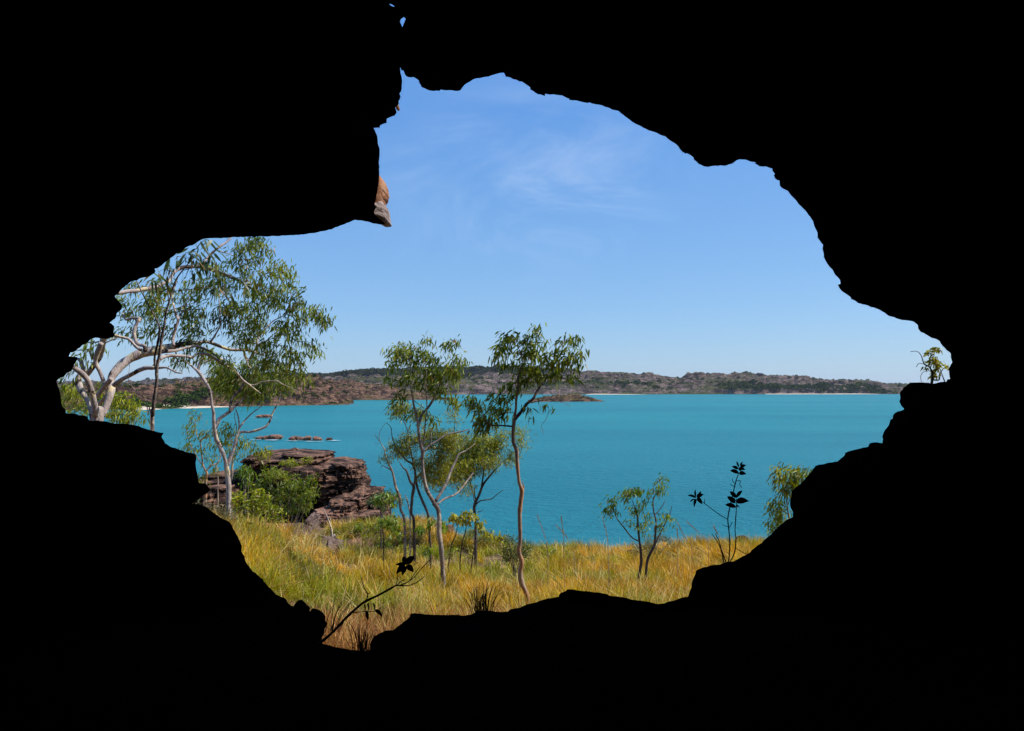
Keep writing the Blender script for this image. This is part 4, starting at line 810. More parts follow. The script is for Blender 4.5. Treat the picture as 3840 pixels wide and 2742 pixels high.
G_.limb('n', [(325, 180, 14), (272, 145, 12), (220, 122, 7)], dG, dG, 5)
G_.limb('m', [(190, 1200, 6), (180, 1120, 5), (220, 1040, 4), (260, 1010, 3)], dG, dG, 4)
G_.limb('m', [(180, 1210, 5), (150, 1212, 3), (130, 1205, 3)], dG, dG, 4)
G_.limb('m', [(290, 1400, 8), (305, 1330, 6), (302, 1270, 4)], dG, dG, 4)
dE = 17.; b = AT('n', 1170, 660, dE)
Et = Tree('wattle_tree', 'bushy yellow green tree between the forked gum and the wavy trunk', 'tree', (b[0], b[1], float(ground(b[0], b[1]))), M['bark_dark'])
Et.limb('n', [(1172, 700, 28), (1160, 540, 30), (1210, 420, 28), (1250, 320, 26), (1310, 240, 20), (1380, 160, 13), (1450, 90, 8)], dE, dE, 8, 'trunk', down=True)
Et.limb('n', [(1235, 340, 20), (1250, 230, 18), (1262, 130, 14), (1240, 40, 10)], dE, dE+.2, 6)
Et.limb('n', [(1168, 535, 16), (1220, 485, 14), (1330, 465, 12), (1400, 410, 8), (1460, 370, 5)], dE, dE, 5)
Et.limb('n', [(1190, 600, 8), (1230, 585, 6), (1255, 570, 4)], dE, dE, 4)
Et.limb('n', [(1175, 470, 14), (1160, 400, 12), (1170, 330, 10)], dE, dE, 5)
Et.limb('n', [(1170, 520, 14), (1150, 430, 10), (1120, 300, 14), (1060, 200, 12), (1000, 120, 8)], dE+.2, dE+.2, 5)
NL += Et.crown('m', [(1110, 1240, 110, 70), (1230, 1190, 80, 60), (1060, 1340, 90, 50), (1230, 1330, 100, 50), (980, 1270, 80, 60), (1320, 1120, 60, 25), (1310, 1220, 60, 50), (1480, 1070, 30, 35), (1500, 1160, 35, 50), (1520, 1230, 25, 25), (1370, 1370, 45, 30), (960, 1400, 60, 50), (940, 1480, 60, 50), (840, 1420, 60, 50), (1030, 1420, 50, 40), (1110, 1150, 70, 35), (950, 1170, 70, 45), (1420, 1290, 30, 40), (900, 1330, 60, 50), (1060, 1460, 60, 40), (1190, 1420, 60, 40), (1000, 1540, 40, 30), (860, 1510, 50, 40)],
               dE, 1.1, .085, .014, [(.18, .21, .018), (.29, .31, .025), (.42, .41, .04), (.10, .12, .015)], per=80, dens=105, spread=.20, seed=15, droop=.3, wind=(-.1, 0, 0))
NL += Et.crown('n', [(760, 110, 70, 50), (830, 200, 70, 50), (910, 150, 60, 50), (700, 200, 50, 50), (750, 300, 60, 45), (830, 340, 60, 40), (950, 290, 60, 45), (1050, 340, 70, 35), (1110, 380, 50, 30), (980, 120, 70, 50), (1100, 110, 80, 45), (1220, 60, 70, 45), (1320, 90, 60, 40), (1440, 90, 50, 35), (680, 70, 50, 40), (1000, 220, 60, 40)], dE-.6, .9, .085, .013, [(.18, .21, .018), (.29, .31, .025), (.40, .38, .04), (.10, .12, .015)], per=60, dens=62, spread=.22, seed=16, droop=.4, wind=(-.1, 0, 0), name='crown')
# --- saplings standing in the grass
def sapling(label, stems, im, blobs, d, L, W, cols, per, dens, seed, bark='bark_dark', name='sapling', group='saplings in the grass', spread=.07, **k):
    b = AT(im, stems[0][0][0], stems[0][0][1], d)
    t = Tree(name, label, 'sapling', (b[0], b[1], float(ground(b[0], b[1]))), M[bark], group)
    for i, st in enumerate(stems):
        t.limb(im, st, d+.02*i, d+.05*i, 6, 'stem', down=(abs(st[0][1]-stems[0][0][1]) < 90), rough=.15)
    return t.crown(im, blobs, d, .35, L, W, cols, per=per*1.5, dens=dens*2.6, seed=seed, spread=spread*1.45, twig=.0025, **k)
NL += sapling('twin stemmed sapling with tufts of glossy leaves at the right of the meadow', [[(556, 1185, 26), (577, 1060, 24), (576, 960, 22), (562, 850, 18), (552, 730, 16), (545, 650, 14), (522, 570, 8), (500, 510, 5)],
    [(618, 1190, 26), (628, 1050, 22), (650, 980, 24), (692, 900, 24), (698, 820, 18), (706, 700, 14), (686, 610, 12), (680, 520, 10), (700, 470, 8), (745, 425, 5)],
    [(556, 862, 12), (500, 832, 12), (430, 745, 11), (372, 670, 9), (350, 610, 8), (315, 560, 5)], [(545, 650, 8), (590, 590, 6), (605, 540, 4)], [(690, 645, 9), (740, 590, 8), (785, 520, 5)],
    [(700, 885, 15), (740, 800, 11), (790, 700, 10), (828, 620, 6), (840, 560, 4)], [(680, 430, 5), (690, 380, 4), (720, 345, 3)], [(560, 920, 7), (510, 870, 5), (470, 830, 3)]],
    'q', [(330, 520, 45, 35), (285, 610, 35, 40), (345, 580, 30, 30), (500, 450, 75, 40), (445, 480, 35, 35), (550, 430, 40, 30), (530, 600, 40, 40), (615, 540, 30, 30), (725, 340, 22, 14), (768, 340, 14, 14), (760, 405, 50, 22), (675, 440, 25, 25), (740, 470, 20, 22), (790, 645, 45, 20), (832, 670, 20, 30), (748, 740, 22, 25),
          (645, 650, 15, 22), (560, 740, 35, 22), (608, 775, 12, 20), (486, 710, 12, 16), (625, 700, 25, 20)], solve('q', 590, 1185, 6, 18, .28), .075, .02, 'bright', 7, 150, 21)
dn = solve('n', 1010, 1200, 8, 20, .3)
NL += sapling('three thin stems topped with broad yellow green leaves, right of the forked gum', [[(1015, 1205, 12), (1020, 1050, 14), (1040, 900, 12), (1072, 790, 12), (1080, 700, 6)], [(895, 1195, 12), (910, 1050, 12), (932, 920, 12), (972, 830, 10), (988, 740, 6), (990, 680, 4)],
    [(1130, 1290, 12), (1132, 1150, 12), (1160, 960, 12), (1182, 900, 12), (1240, 870, 8), (1290, 850, 5)], [(1175, 910, 8), (1150, 850, 6), (1150, 780, 4)]],
    'n', [(1000, 650, 60, 40), (1080, 620, 50, 40), (1160, 640, 45, 40), (1215, 700, 40, 35), (955, 660, 25, 35), (1250, 770, 45, 30), (1330, 820, 40, 30), (1430, 850, 30, 25), (1080, 690, 50, 30)], dn, .10, .04, 'yellow', 5, 95, 22)
NL += sapling('thin dark sapling with a few pale broad leaves below the dark ledge', [[(243, 1160, 14), (240, 1000, 14), (240, 900, 12), (228, 760, 10), (212, 650, 9), (200, 590, 5)], [(250, 930, 8), (300, 870, 7), (345, 810, 4)], [(242, 900, 8), (262, 800, 6), (300, 720, 4)]],
    'n', [(290, 690, 60, 45), (360, 750, 45, 45), (340, 640, 40, 30), (215, 660, 20, 20), (370, 820, 25, 25)], solve('n', 243, 1160, 8, 22, .3), .10, .04, 'bright', 5, 90, 23)
NL += sapling('leafy young shoot against the dark base of the outcrop', [[(215, 640, 9), (200, 560, 8), (220, 470, 6), (230, 420, 4)], [(205, 560, 5), (170, 500, 4), (150, 450, 3)]],
    'n', [(230, 440, 70, 40), (170, 460, 50, 25), (310, 420, 60, 35), (370, 420, 40, 30), (230, 490, 30, 20), (330, 500, 60, 40)], 21., .13, .05, 'bright', 7, 30, 24)
NL += sapling('leafy shoot with big pale leaves at the base of the forked gum', [[(700, 1150, 9), (690, 1000, 9), (700, 850, 8), (720, 740, 6), (730, 700, 4)]],
    'n', [(730, 700, 45, 25), (690, 740, 30, 20), (840, 700, 35, 30), (860, 770, 30, 25), (690, 990, 25, 20), (600, 770, 25, 20)], solve('n', 700, 1150, 8, 22, .3), .12, .05, 'bright', 5, 60, 25)
# --- gum beside the right wall and the little shrub on the ledge
def ledge(label, stems, im, blobs, d, L, W, cols, per, dens, seed, bark, name, spread, droop=.9, base=None):
    b = AT(im, stems[0][0][0], stems[0][0][1], d)
    t = Tree(name, label, 'shrub', tuple(b), M[bark])
    for i, st in enumerate(stems): t.limb(im, st, d, d+.02*i, 6, 'stem', rough=.15)
    return t.crown(im, blobs, d, .3, L, W, cols, per=per*2.2, dens=dens*2.6, seed=seed, spread=spread, twig=.002, droop=droop)
dr = 8.5
NL += ledge('leafy drooping shrub half hidden by the right cave wall', [[(1900, 1150, 22), (1870, 900, 18), (1845, 690, 14), (1830, 600, 12), (1820, 500, 10), (1825, 400, 7), (1850, 300, 4)], [(1838, 640, 9), (1780, 600, 7), (1720, 580, 4)], [(1825, 480, 8), (1780, 380, 6), (1760, 260, 4)], [(1828, 560, 7), (1880, 420, 6), (1940, 300, 4)]], 'q',
    [(1760, 250, 25, 30), (1830, 240, 30, 20), (1900, 250, 45, 30), (1960, 280, 40, 40), (2010, 260, 25, 20), (1730, 330, 35, 35), (1830, 330, 70, 50), (1900, 350, 60, 40), (1820, 430, 50, 45), (1870, 440, 40, 40), (1740, 550, 50, 45), (1690, 610, 40, 30), (1790, 610, 50, 40), (1710, 680, 45, 35), (1780, 690, 50, 30), (1740, 760, 35, 22), (1700, 790, 20, 15)],
    dr, .075, .014, 'light', 9, 110, 31, 'bark_grey', 'leafy_shrub', .09)
NL += ledge('little sunlit shrub growing on the right ledge of the cave mouth', [[(1250, 442, 18), (1258, 372, 14), (1238, 320, 10), (1200, 295, 7), (1180, 240, 5), (1152, 213, 4), (1108, 215, 2)], [(1255, 405, 11), (1300, 406, 10), (1306, 370, 8), (1332, 330, 5), (1365, 310, 3)], [(1240, 330, 8), (1262, 270, 6), (1275, 190, 3)],
    [(1345, 430, 8), (1322, 370, 6), (1300, 310, 4), (1290, 250, 3)], [(1240, 345, 3), (1200, 350, 3), (1178, 380, 2), (1182, 420, 2)], [(1200, 298, 3), (1165, 295, 2), (1148, 318, 2)]], 'R',
    [(1275, 200, 12, 20), (1240, 225, 25, 12), (1265, 260, 25, 25), (1310, 205, 8, 8), (1235, 290, 25, 15), (1295, 305, 25, 22), (1352, 305, 20, 12), (1280, 340, 20, 20), (1208, 325, 8, 8), (1272, 385, 25, 18), (1372, 335, 6, 20), (1185, 235, 6, 6)],
    5.95, .034, .015, 'yellow', 4.5, 1300, 32, 'bark_dark', 'ledge_shrub', .02, .0)

# ------------------------------------------------------------------ bushes
def bush(label, im, blobs, d, L, W, cols, per, dens, seed, stem_to=None, name='bush', group='bushes on the slope', bark='bark_grey', droop=.25, depthr=1.):
    cx = np.mean([q[0] for q in blobs]); by = max(q[1]+q[3]*.6 for q in blobs)
    if d is None: d = solve(im, cx, by, 8, 27)
    b = AT(im, cx, by, d); g = float(ground(b[0], b[1]))
    t = Tree(name, label, 'shrub', (b[0], b[1], g), M[bark], group); rng = random.Random(seed)
    u0, v0 = (b[0])/d, (g-CAMZ)/d; s = IMG[im]
    gx_, gy_ = (u0*F+CX-s[0])/s[2], (CY-v0*F-s[1])/s[2]
    for i, q in enumerate(blobs[:9]):
        x0 = gx_+rng.uniform(-.12, .12)*(q[0]-gx_); mx = (x0*.55+q[0]*.45)+rng.uniform(-8, 8); my = gy_*.45+q[1]*.55
        w = .022*F/d/s[2]
        t.limb(im, [(x0, gy_, w*1.4), (mx, my, w), (q[0], q[1], w*.4)], d, d+rng.uniform(-.2, .3), 5, 'stem', rough=.1)
    return t.crown(im, blobs, d, 1.2, L, W, cols, per=per*2.2, dens=dens*3.6, seed=seed, spread=.14, twig=.003, droop=droop, depthr=depthr)
NL += bush('large bright green bush in front of the outcrop', 'o', [(830, 430, 110, 60), (760, 480, 80, 50), (1040, 520, 90, 60), (1130, 570, 90, 60), (960, 560, 90, 60), (1180, 640, 60, 50), (1080, 660, 100, 60), (960, 680, 100, 60), (860, 620, 70, 50), (1120, 760, 60, 50), (1000, 780, 80, 50), (880, 800, 60, 50), (930, 470, 70, 50), (850, 400, 60, 40), (780, 560, 60, 60), (1150, 480, 50, 40), (800, 700, 70, 60), (700, 560, 50, 50)], 19.5, .13, .022, [(.08, .12, .012), (.15, .21, .02), (.27, .32, .035), (.30, .28, .05)], 13, 11, 41)
NL += bush('yellow green bush between the pale gum and the bright green bush', 'o', [(620, 680, 110, 60), (520, 640, 60, 40), (700, 740, 90, 60), (580, 780, 100, 60), (480, 720, 60, 50), (680, 640, 60, 40), (760, 820, 80, 50), (500, 820, 70, 40), (860, 860, 80, 40), (700, 680, 80, 60), (820, 760, 70, 60), (600, 860, 90, 40)], 15.5, .11, .025, 'light', 12, 16, 42)
NL += bush('low scrubby grey green bush beside the left cave edge', 'o', [(250, 780, 90, 50), (380, 820, 90, 50), (330, 880, 80, 40), (160, 730, 70, 30), (450, 930, 50, 60), (420, 860, 60, 40)], 11.5, .09, .02, [(.07, .08, .03), (.12, .11, .04), (.20, .15, .07)], 12, 26, 43)
NL += bush('hanging leafy sprig of bush left of the outcrop', 'o', [(545, 410, 40, 25), (590, 450, 40, 40), (560, 500, 35, 40), (520, 400, 30, 20)], 17., .16, .03, 'bright', 8, 14, 44, droop=1.)
NL += bush('dark green bush on the lower ledges right of the outcrop', 'o', [(1880, 640, 90, 50), (1800, 680, 80, 50), (1950, 690, 80, 50), (1850, 740, 80, 40), (1760, 640, 40, 30)], 24, .16, .035, [(.06, .09, .02), (.10, .14, .03), (.17, .20, .05)], 12, 6, 45)
NL += bush('low olive bush on the slope under the lower ledges', 'o', [(1620, 910, 110, 40), (1480, 980, 100, 40), (1760, 930, 100, 40), (1880, 900, 90, 50), (1600, 980, 90, 40), (1950, 950, 80, 40)], None, .11, .022, 'olive', 13, 10, 46)
NL += bush('wide feathery olive bush behind the forked gum', 'n', [(480, 800, 90, 50), (560, 850, 90, 50), (640, 800, 80, 60), (420, 880, 80, 40), (720, 880, 80, 50), (560, 780, 60, 40), (660, 900, 90, 50), (500, 900, 80, 40), (760, 840, 60, 50)], None, .10, .012, [(.16, .16, .02), (.22, .21, .03), (.13, .13, .02)], 24, 14, 47)
NL += bush('feathery yellow bush at the foot of the leafless leaning tree', 'n', [(60, 860, 70, 40), (150, 850, 80, 45), (250, 870, 80, 45), (340, 850, 70, 45), (420, 820, 60, 40), (100, 920, 80, 35), (200, 930, 80, 35), (320, 920, 80, 35)], None, .10, .014, 'olive', 22, 14, 54)
NL += bush('low leafy green bush in the grass below the lower ledges', 'n', [(40, 760, 60, 30), (120, 780, 60, 35), (200, 760, 50, 30), (0, 800, 60, 30), (300, 780, 60, 35)], None, .12, .035, 'bright', 14, 10, 55)
for (x_, y_, w_, h_, c_, lab_, sd_) in ((250, 930, 70, 40, 'bright', 'small green bush in the grass around the thin dark sapling', 71), (640, 990, 60, 40, 'olive', 'small olive bush in the grass just left of the forked gum trunk', 72), (960, 1020, 70, 45, 'light', 'small light bush in the grass just right of the forked gum trunk', 73),
        (430, 960, 60, 35, 'light', 'small light bush in the grass below the leafless leaning tree', 74), (1180, 1040, 60, 30, 'olive', 'small olive bush beside the bare soil left of the wavy trunk', 75), (1900, 1010, 70, 35, 'light', 'small light bush in the grass right of the wavy trunk', 76), (60, 1010, 60, 40, 'bright', 'small bright bush in the grass near the fallen log', 77)):
    NL += bush(lab_, 'n', [(x_, y_, w_, h_), (x_-w_*.8, y_+h_*.5, w_*.7, h_*.7), (x_+w_*.8, y_+h_*.4, w_*.7, h_*.7), (x_, y_+h_*.8, w_, h_*.6), (x_+w_*.3, y_-h_*.6, w_*.5, h_*.5)], None, .085, .022, c_, 14, 18, sd_)
NL += bush('feathery olive bush right of the forked gum', 'n', [(1040, 880, 110, 60), (1150, 820, 90, 60), (1260, 880, 90, 60), (960, 940, 80, 50), (1100, 960, 100, 40), (1330, 850, 50, 50), (1200, 960, 90, 40)], None, .10, .013, 'olive', 22, 14, 48)
NL += bush('small leaved bush behind the wavy trunk', 'n', [(1520, 900, 60, 50), (1560, 980, 90, 50), (1480, 980, 50, 50), (1650, 920, 50, 50), (1700, 990, 60, 45), (1520, 1060, 80, 50), (1640, 1060, 80, 40), (1600, 1000, 90, 40), (1500, 860, 30, 25)], 15, .05, .018, [(.09, .12, .03), (.14, .16, .04), (.22, .22, .06)], 16, 30, 49, bark='bark_grey')
NL += bush('low bright bush under the tall seed stalks', 'y', [(1060, 380, 50, 25), (1120, 400, 45, 25), (1020, 400, 30, 20), (1180, 410, 25, 20)], 17, .07, .02, 'light', 12, 26, 50)
NL += bush('rounded grey green bush behind the twin sapling', 'q', [(640, 880, 80, 40), (740, 850, 80, 35), (560, 920, 60, 40), (820, 870, 60, 30), (660, 940, 90, 40), (520, 960, 40, 30)], 18, .07, .01, [(.12, .13, .03), (.17, .16, .04), (.22, .20, .05)], 24, 16, 51)
NL += bush('yellow green bush behind the large gum trunks, right side', 'w', [(540, 1350, 90, 60), (620, 1400, 70, 60), (470, 1400, 70, 60), (560, 1450, 90, 50), (640, 1470, 60, 40), (430, 1320, 40, 50), (500, 1280, 60, 30)], 13.5, .11, .02, 'light', 13, 17, 52, droop=.8)
NL += bush('yellow green bush at the far left behind the large gum', 'w', [(150, 1220, 60, 50), (170, 1330, 70, 60), (200, 1400, 60, 40), (130, 1290, 40, 50), (240, 1300, 40, 50), (340, 1250, 25, 30)], 14.5, .11, .02, 'light', 13, 17, 53, droop=.6)

for im_, bl_, lab_, sd_ in (('o', [(950, 325, 60, 30), (1000, 345, 40, 22), (900, 340, 30, 15)], 'small yellow green shrub on top of the big outcrop, left of its twin', 61), ('o', [(1130, 300, 45, 25), (1110, 335, 40, 22), (1160, 320, 30, 20)], 'small dull green shrub on top of the big outcrop, nearer its right end', 62)):
    NL += ledge(lab_, [[(bl_[0][0], 370, 10), (bl_[0][0]+5, 345, 8), (bl_[0][0]+10, 325, 5)], [(bl_[0][0], 368, 8), (bl_[1][0], 350, 4)]], im_, bl_, 28.4, .12, .03, 'light' if sd_ == 61 else 'olive', 12, 22, sd_, 'bark_dark', 'rock_shrub', .12, .1)
# ------------------------------------------------------------------ grass
def grass(name, xy, hgt, per, wid, cols, label, seed, lean=(0, 0), zf=ground, rad=.10, mat='grass', flat=.35):
    rng = np.random.default_rng(seed); n = len(xy)
    cnt_ = rng.poisson(per, n); N_ = int(cnt_.sum()); idx = np.repeat(np.arange(n), cnt_)
    a = rng.uniform(0, 2*math.pi, N_); r0 = rad*np.sqrt(rng.uniform(0, 1, N_))
    bx = xy[idx, 0]+np.cos(a)*r0; by = xy[idx, 1]+np.sin(a)*r0; bz = zf(bx, by)-.03
    h = hgt[idx]*rng.uniform(.45, 1.15, N_); out_ = rng.uniform(.05, 1.0, N_)*(flat+.5)
    q_ = a+rng.normal(size=N_)*1.1; dx = np.cos(q_)*out_+lean[0]+.2*rng.normal(size=N_); dy = np.sin(q_)*out_+lean[1]+.2*rng.normal(size=N_)
    up = np.sqrt(np.clip(1-.55*np.clip(np.hypot(dx, dy), 0, 1.1)**2, .25, 1))
    w = wid[idx]*rng.uniform(.6, 1.3, N_)
    sx = -np.sin(a+rng.uniform(-1, 1, N_)); sy = np.cos(a+rng.uniform(-1, 1, N_))
    base = np.stack([bx, by, bz], 1); hd = np.stack([dx, dy, np.zeros(N_)], 1)*h[:, None]; S_ = np.stack([sx, sy, np.zeros(N_)], 1)*w[:, None]*.5
    upv = np.array([0, 0, 1.])
    def at(t): return base+hd*(t**1.7)+upv*(h*up*(t-.32*out_*t*t*1.1))[:, None]
    p1 = at(.45); p2 = at(.8); p3 = at(1.)
    V = np.stack([base+S_, base-S_, p1+S_*.9, p1-S_*.9, p2+S_*.6, p2-S_*.6, p3], 1).reshape(-1, 3)
    o = np.arange(N_)[:, None]*7
    c = cols(base, rng, N_, idx)
    mb = MB(); mb.add(V, o+[4, 6, 5], np.concatenate([o+[0, 2, 3, 1], o+[2, 4, 5, 3]]), 0, np.repeat(c, 7, 0))
    o_ = mb.build(name, M[mat], None, True); return tag(o_, label, kind='stuff', cat='grass'), N_
def meadow_cols(b, rng, n, idx):
    x, y = b[:, 0], b[:, 1]
    straw = np.array([.72, .42, .05]); yg = np.array([.60, .41, .02]); gn = np.array([.33, .35, .02]); red = np.array([.42, .19, .07]); pale = np.array([.75, .60, .24])
    t = 2.0*fbm(P3(x*.45, y*.45, 2), 3, 60)+.33*rng.normal(size=n)
    t = t+.6*sm(1., 4.5, x)-.12
    c = np.where((t > .25)[:, None], straw, np.where((t > -.38)[:, None], yg, gn))
    r = sm(7.2, 5.2, y)*sm(-.2, .5, 1.2-np.abs(x+1.2)*.5)
    c = np.where((rng.uniform(size=n) < .85*(1-sm(6.6, 8.8, y))*(x < 1.2))[:, None], red*rng.uniform(.8, 1.3, (n, 1)), c)
    c = np.where((rng.uniform(size=n) < .05)[:, None], pale, c)
    return c*rng.uniform(.7, 1.2, (n, 1))*(np.random.default_rng(5).uniform(.40, 1.25, idx.max()+1)[idx])[:, None]
rng = np.random.default_rng(99)
xy = []
while len(xy) < 2900:
    y = rng.uniform(5.8, 30); x = rng.uniform(-.52, .52)*y
    if y < 5.9: continue
    if (y > 24 and not -11 < x < 1.5) or (x < -.27*y and y > 21.5): continue
    bare = np.hypot((x+.6)/1.6, (y-19)/1.7) < 1 or np.hypot((x-2.4)/.8, (y-19.5)/.8) < 1
    if bare and rng.uniform() < .9: continue
    if rng.uniform() > (1.25 if y < 11 else .95 if y < 16 else .75): continue
    xy.append((x, y))
xy = np.array(xy)
hg = .40+.34*fbm(P3(xy[:, 0]*.9, xy[:, 1]*.9), 2, 61)+.12*sm(1.5, 5, xy[:, 0]); hg = np.where(xy[:, 1] < 7.5, hg*.72, hg)
wd = .0045+.00042*xy[:, 1]
gr, NG = grass('meadow_grass', xy, hg, 98, wd, meadow_cols, 'golden and green tussock grass covering the slope', 70, lean=(-.06, 0), flat=.55, rad=.085)
def dry_cols(b, rng, n, idx):
    c = np.where((rng.uniform(size=n) < .35)[:, None], np.array([.60, .33, .12]), np.array([.80, .64, .26])); c = np.where((rng.uniform(size=n) < .3)[:, None], np.array([.42, .45, .10]), c)
    return c*rng.uniform(.7, 1.15, (n, 1))
x2 = xy[rng.integers(0, len(xy), 2400)]+rng.normal(size=(2400, 2))*.2; x2 = x2[x2[:, 1] > 6.0]
gr2, NG2 = grass('dry_grass', x2, rng.uniform(.3, .7, len(x2)), 14, .0048+.0004*x2[:, 1], dry_cols, 'long pale dry grass strands arching over the tussocks', 71, lean=(0, 0), flat=.9, rad=.2)
print('grass blades', NG, 'leaves', NL)
def straw_cols(b, rng, n, idx):
    c = np.where((rng.uniform(size=n) < .5)[:, None], np.array([.52, .24, .09]), np.array([.72, .46, .16])); c = np.where((rng.uniform(size=n) < .3)[:, None], np.array([.16, .07, .03]), c); return c*rng.uniform(.5, 1.2, (n, 1))
x3 = np.array([(rng.uniform(-.33, -.17)*y_, y_) for y_ in rng.uniform(5.9, 7.6, 230)]+[(rng.uniform(-.17, .12)*y_, y_) for y_ in rng.uniform(6.3, 8.3, 170)])
gr3, NG3 = grass('fallen_straw', x3, .42+0*x3[:, 0], 60, .006+0*x3[:, 0], straw_cols, 'heap of flattened orange brown straw just outside the cave lip', 72, lean=(.15, 0), flat=1.0, rad=.2)
# short tufts on the shaded lip, the shade painted into their dark blades
def tuft(im, x, y, d, h, n, label, seed, lean=0.):
    u, v = UV(im, x, y); rng = np.random.default_rng(seed); mb = MB(); c = AT(im, x, y, d)
    t = thing('grass_tuft', label, 'grass tuft', tuple(c), 'dark grass tufts on the cave lip')
    for i in range(n):
        a = rng.uniform(0, 6.28); o = rng.uniform(0, 1)**1.3*.55; hh = h*rng.uniform(.5, 1.1); r0 = rng.uniform(0, .05)
        p0 = c+np.array([math.cos(a)*r0, math.sin(a)*r0, -.03]); e = np.array([math.cos(a)*o+lean, math.sin(a)*o*.6, 0])*hh
        P = np.array([p0, p0+e*.3+[0, 0, hh*.5], p0+e*.7+[0, 0, hh*.85], p0+e*1.05+[0, 0, hh*.97]])
        tube(mb, P, [.0028, .0026, .002, .0008], 3)
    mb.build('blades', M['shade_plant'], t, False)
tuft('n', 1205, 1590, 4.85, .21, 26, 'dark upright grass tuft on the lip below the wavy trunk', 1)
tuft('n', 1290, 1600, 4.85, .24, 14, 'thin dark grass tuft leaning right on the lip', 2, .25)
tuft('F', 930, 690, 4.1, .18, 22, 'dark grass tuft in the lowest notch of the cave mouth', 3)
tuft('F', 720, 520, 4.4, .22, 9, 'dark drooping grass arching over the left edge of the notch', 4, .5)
# tall seed stalks
SEED = [('y', [(1035, 440), (1025, 330), (1000, 230), (948, 85)], 11, 'tall seed stalk leaning left, first right of the wavy trunk'), ('y', [(1175, 690), (1172, 520), (1170, 300), (1150, 88)], 9, 'tallest upright seed stalk in the middle of the meadow'),
        ('y', [(1550, 560), (1552, 420), (1540, 250), (1500, 95)], 10, 'seed stalk left of the twin sapling'), ('y', [(1260, 400), (1230, 330), (1190, 250), (1110, 165)], 12, 'faint bent seed stalk between the two tall ones'),
        ('q', [(1010, 920), (970, 860), (930, 790), (900, 722)], 12, 'short seed stalk right of the twin sapling'), ('q', [(1150, 890), (1110, 830), (1050, 770), (980, 705)], 12, 'long slanting seed stalk on the right ridge'),
        ('q', [(890, 960), (892, 880), (890, 820), (885, 765)], 13, 'short straight seed stalk on the ridge'), ('q', [(1270, 900), (1250, 840), (1225, 790), (1205, 745)], 11, 'seed stalk beside the black silhouetted plant'),
        ('n', [(300, 1150), (330, 1000), (400, 850), (480, 720)], 12, 'thin seed stalk bending right in the left meadow')]
for i, (im, P, d, lab) in enumerate(SEED):
    g0 = AT(im, *P[0], d); g = float(ground(g0[0], d)); t = thing('seed_stalk', lab, 'grass stalk', (g0[0], d, g), 'tall grass seed stalks')
    Pw = [AT(im, a, b, d) for a, b in P]
    if Pw[0][2] > g: Pw.insert(0, np.array([Pw[0][0], d, g-.03]))
    Pw = spline(np.array(Pw), 6); mb = MB(); tube(mb, Pw, np.linspace(.005, .0018, len(Pw)), 4); mb.build('stem', M['bark_orange'], t)
    k = Pw[int(len(Pw)*.62):]; n = 90; rs = np.random.default_rng(i); f = rs.uniform(0, len(k)-1.01, n); i0 = f.astype(int); bs = k[i0]+(k[i0+1]-k[i0])*(f-i0)[:, None]
    td = k[-1]-k[0]; td = td/np.linalg.norm(td); ml = MB()
    leaves(ml, bs, td+rs.normal(size=(n, 3))*.16, rs.uniform(.04, .085, n), np.full(n, .0045), .2, 0, np.array([(.34, .23, .12)])*rs.uniform(.6, 1.3, (n, 1)), rs)
    ml.build('seed_head', M['grass'], t, False)

# ------------------------------------------------------------------ fallen wood
def wood(name, label, im, pts, d0, d1, bark, cat):
    a = AT(im, pts[0][0], pts[0][1], d0); P = []; r = []
    for i, q in enumerate(pts):
        d = d0+(d1-d0)*i/(len(pts)-1); P.append(AT(im, q[0], q[1], d)); r.append(WD(im, q[2], d)/2)
    P = spline(np.array(P), 5); r = np.interp(np.linspace(0, 1, len(P)), np.linspace(0, 1, len(r)), r)
    mb = MB(); tube(mb, P, r, 8, rough=.25); o = mb.build(name, M[bark], None); tag(o, label, cat)
wood('fallen_log', 'reddish fallen log lying in the grass below the outcrop', 'o', [(1080, 962, 26), (1180, 1000, 26), (1260, 1028, 24), (1345, 1050, 18)], 15.5, 14.6, 'bark_orange', 'log')
wood('dead_stick', 'white leaning dead stem in front of the dark hollow', 'o', [(1368, 1060, 22), (1355, 960, 20), (1325, 870, 16), (1295, 800, 10), (1280, 770, 5)], 15., 15., 'bark_pale', 'dead branch')
wood('dead_stick', 'short white broken stump beside the fallen log', 'o', [(1385, 1075, 30), (1388, 1040, 26), (1382, 1010, 12)], 14.8, 14.8, 'bark_pale', 'dead branch')

# ------------------------------------------------------------------ plants in the cave's shade
def broad(mb, im, x0, y0, x1, y1, w, d, seed):
    rng = np.random.default_rng(seed); a = AT(im, x0, y0, d); b = AT(im, x1, y1, d+rng.uniform(-.04, .04)); W = WD(im, w, d)*.5*1.22
    t = b-a; L = np.linalg.norm(t); s = np.cross(t/L, [0, -1, .0]); s /= np.linalg.norm(s)+1e-9
    ts = np.linspace(0, 1, 9); pw = np.sin(ts**.8*math.pi)**.75; sag = np.array([0, 0, 1.])*L*.07
    V = []
    for q, pz in zip(ts, pw):
        c = a+t*q+sag*math.sin(q*math.pi)
        V += [c+s*W*pz+np.array([0, .012, 0]), c+np.array([0, -.006, 0]), c-s*W*pz+np.array([0, .012, 0])]
    Q = []
    for i in range(8):
        for j in range(2): Q.append((i*3+j, i*3+j+1, (i+1)*3+j+1, (i+1)*3+j))
    V = np.array(V); mb.add(np.vstack([V, V+np.array([0, .0015, 0])]), None, Q+[tuple(z+27 for z in q[::-1]) for q in Q], 0)
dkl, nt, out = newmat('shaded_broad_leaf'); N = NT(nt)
p = N.n('BsdfPrincipled', inp={'Base Color': (.010, .014, .006, 1), 'Roughness': .8, 'Specular IOR Level': .05}); nt.links.new(p.outputs[0], out.inputs[0])  # leaf green darkened almost to black to carry the cave's shade
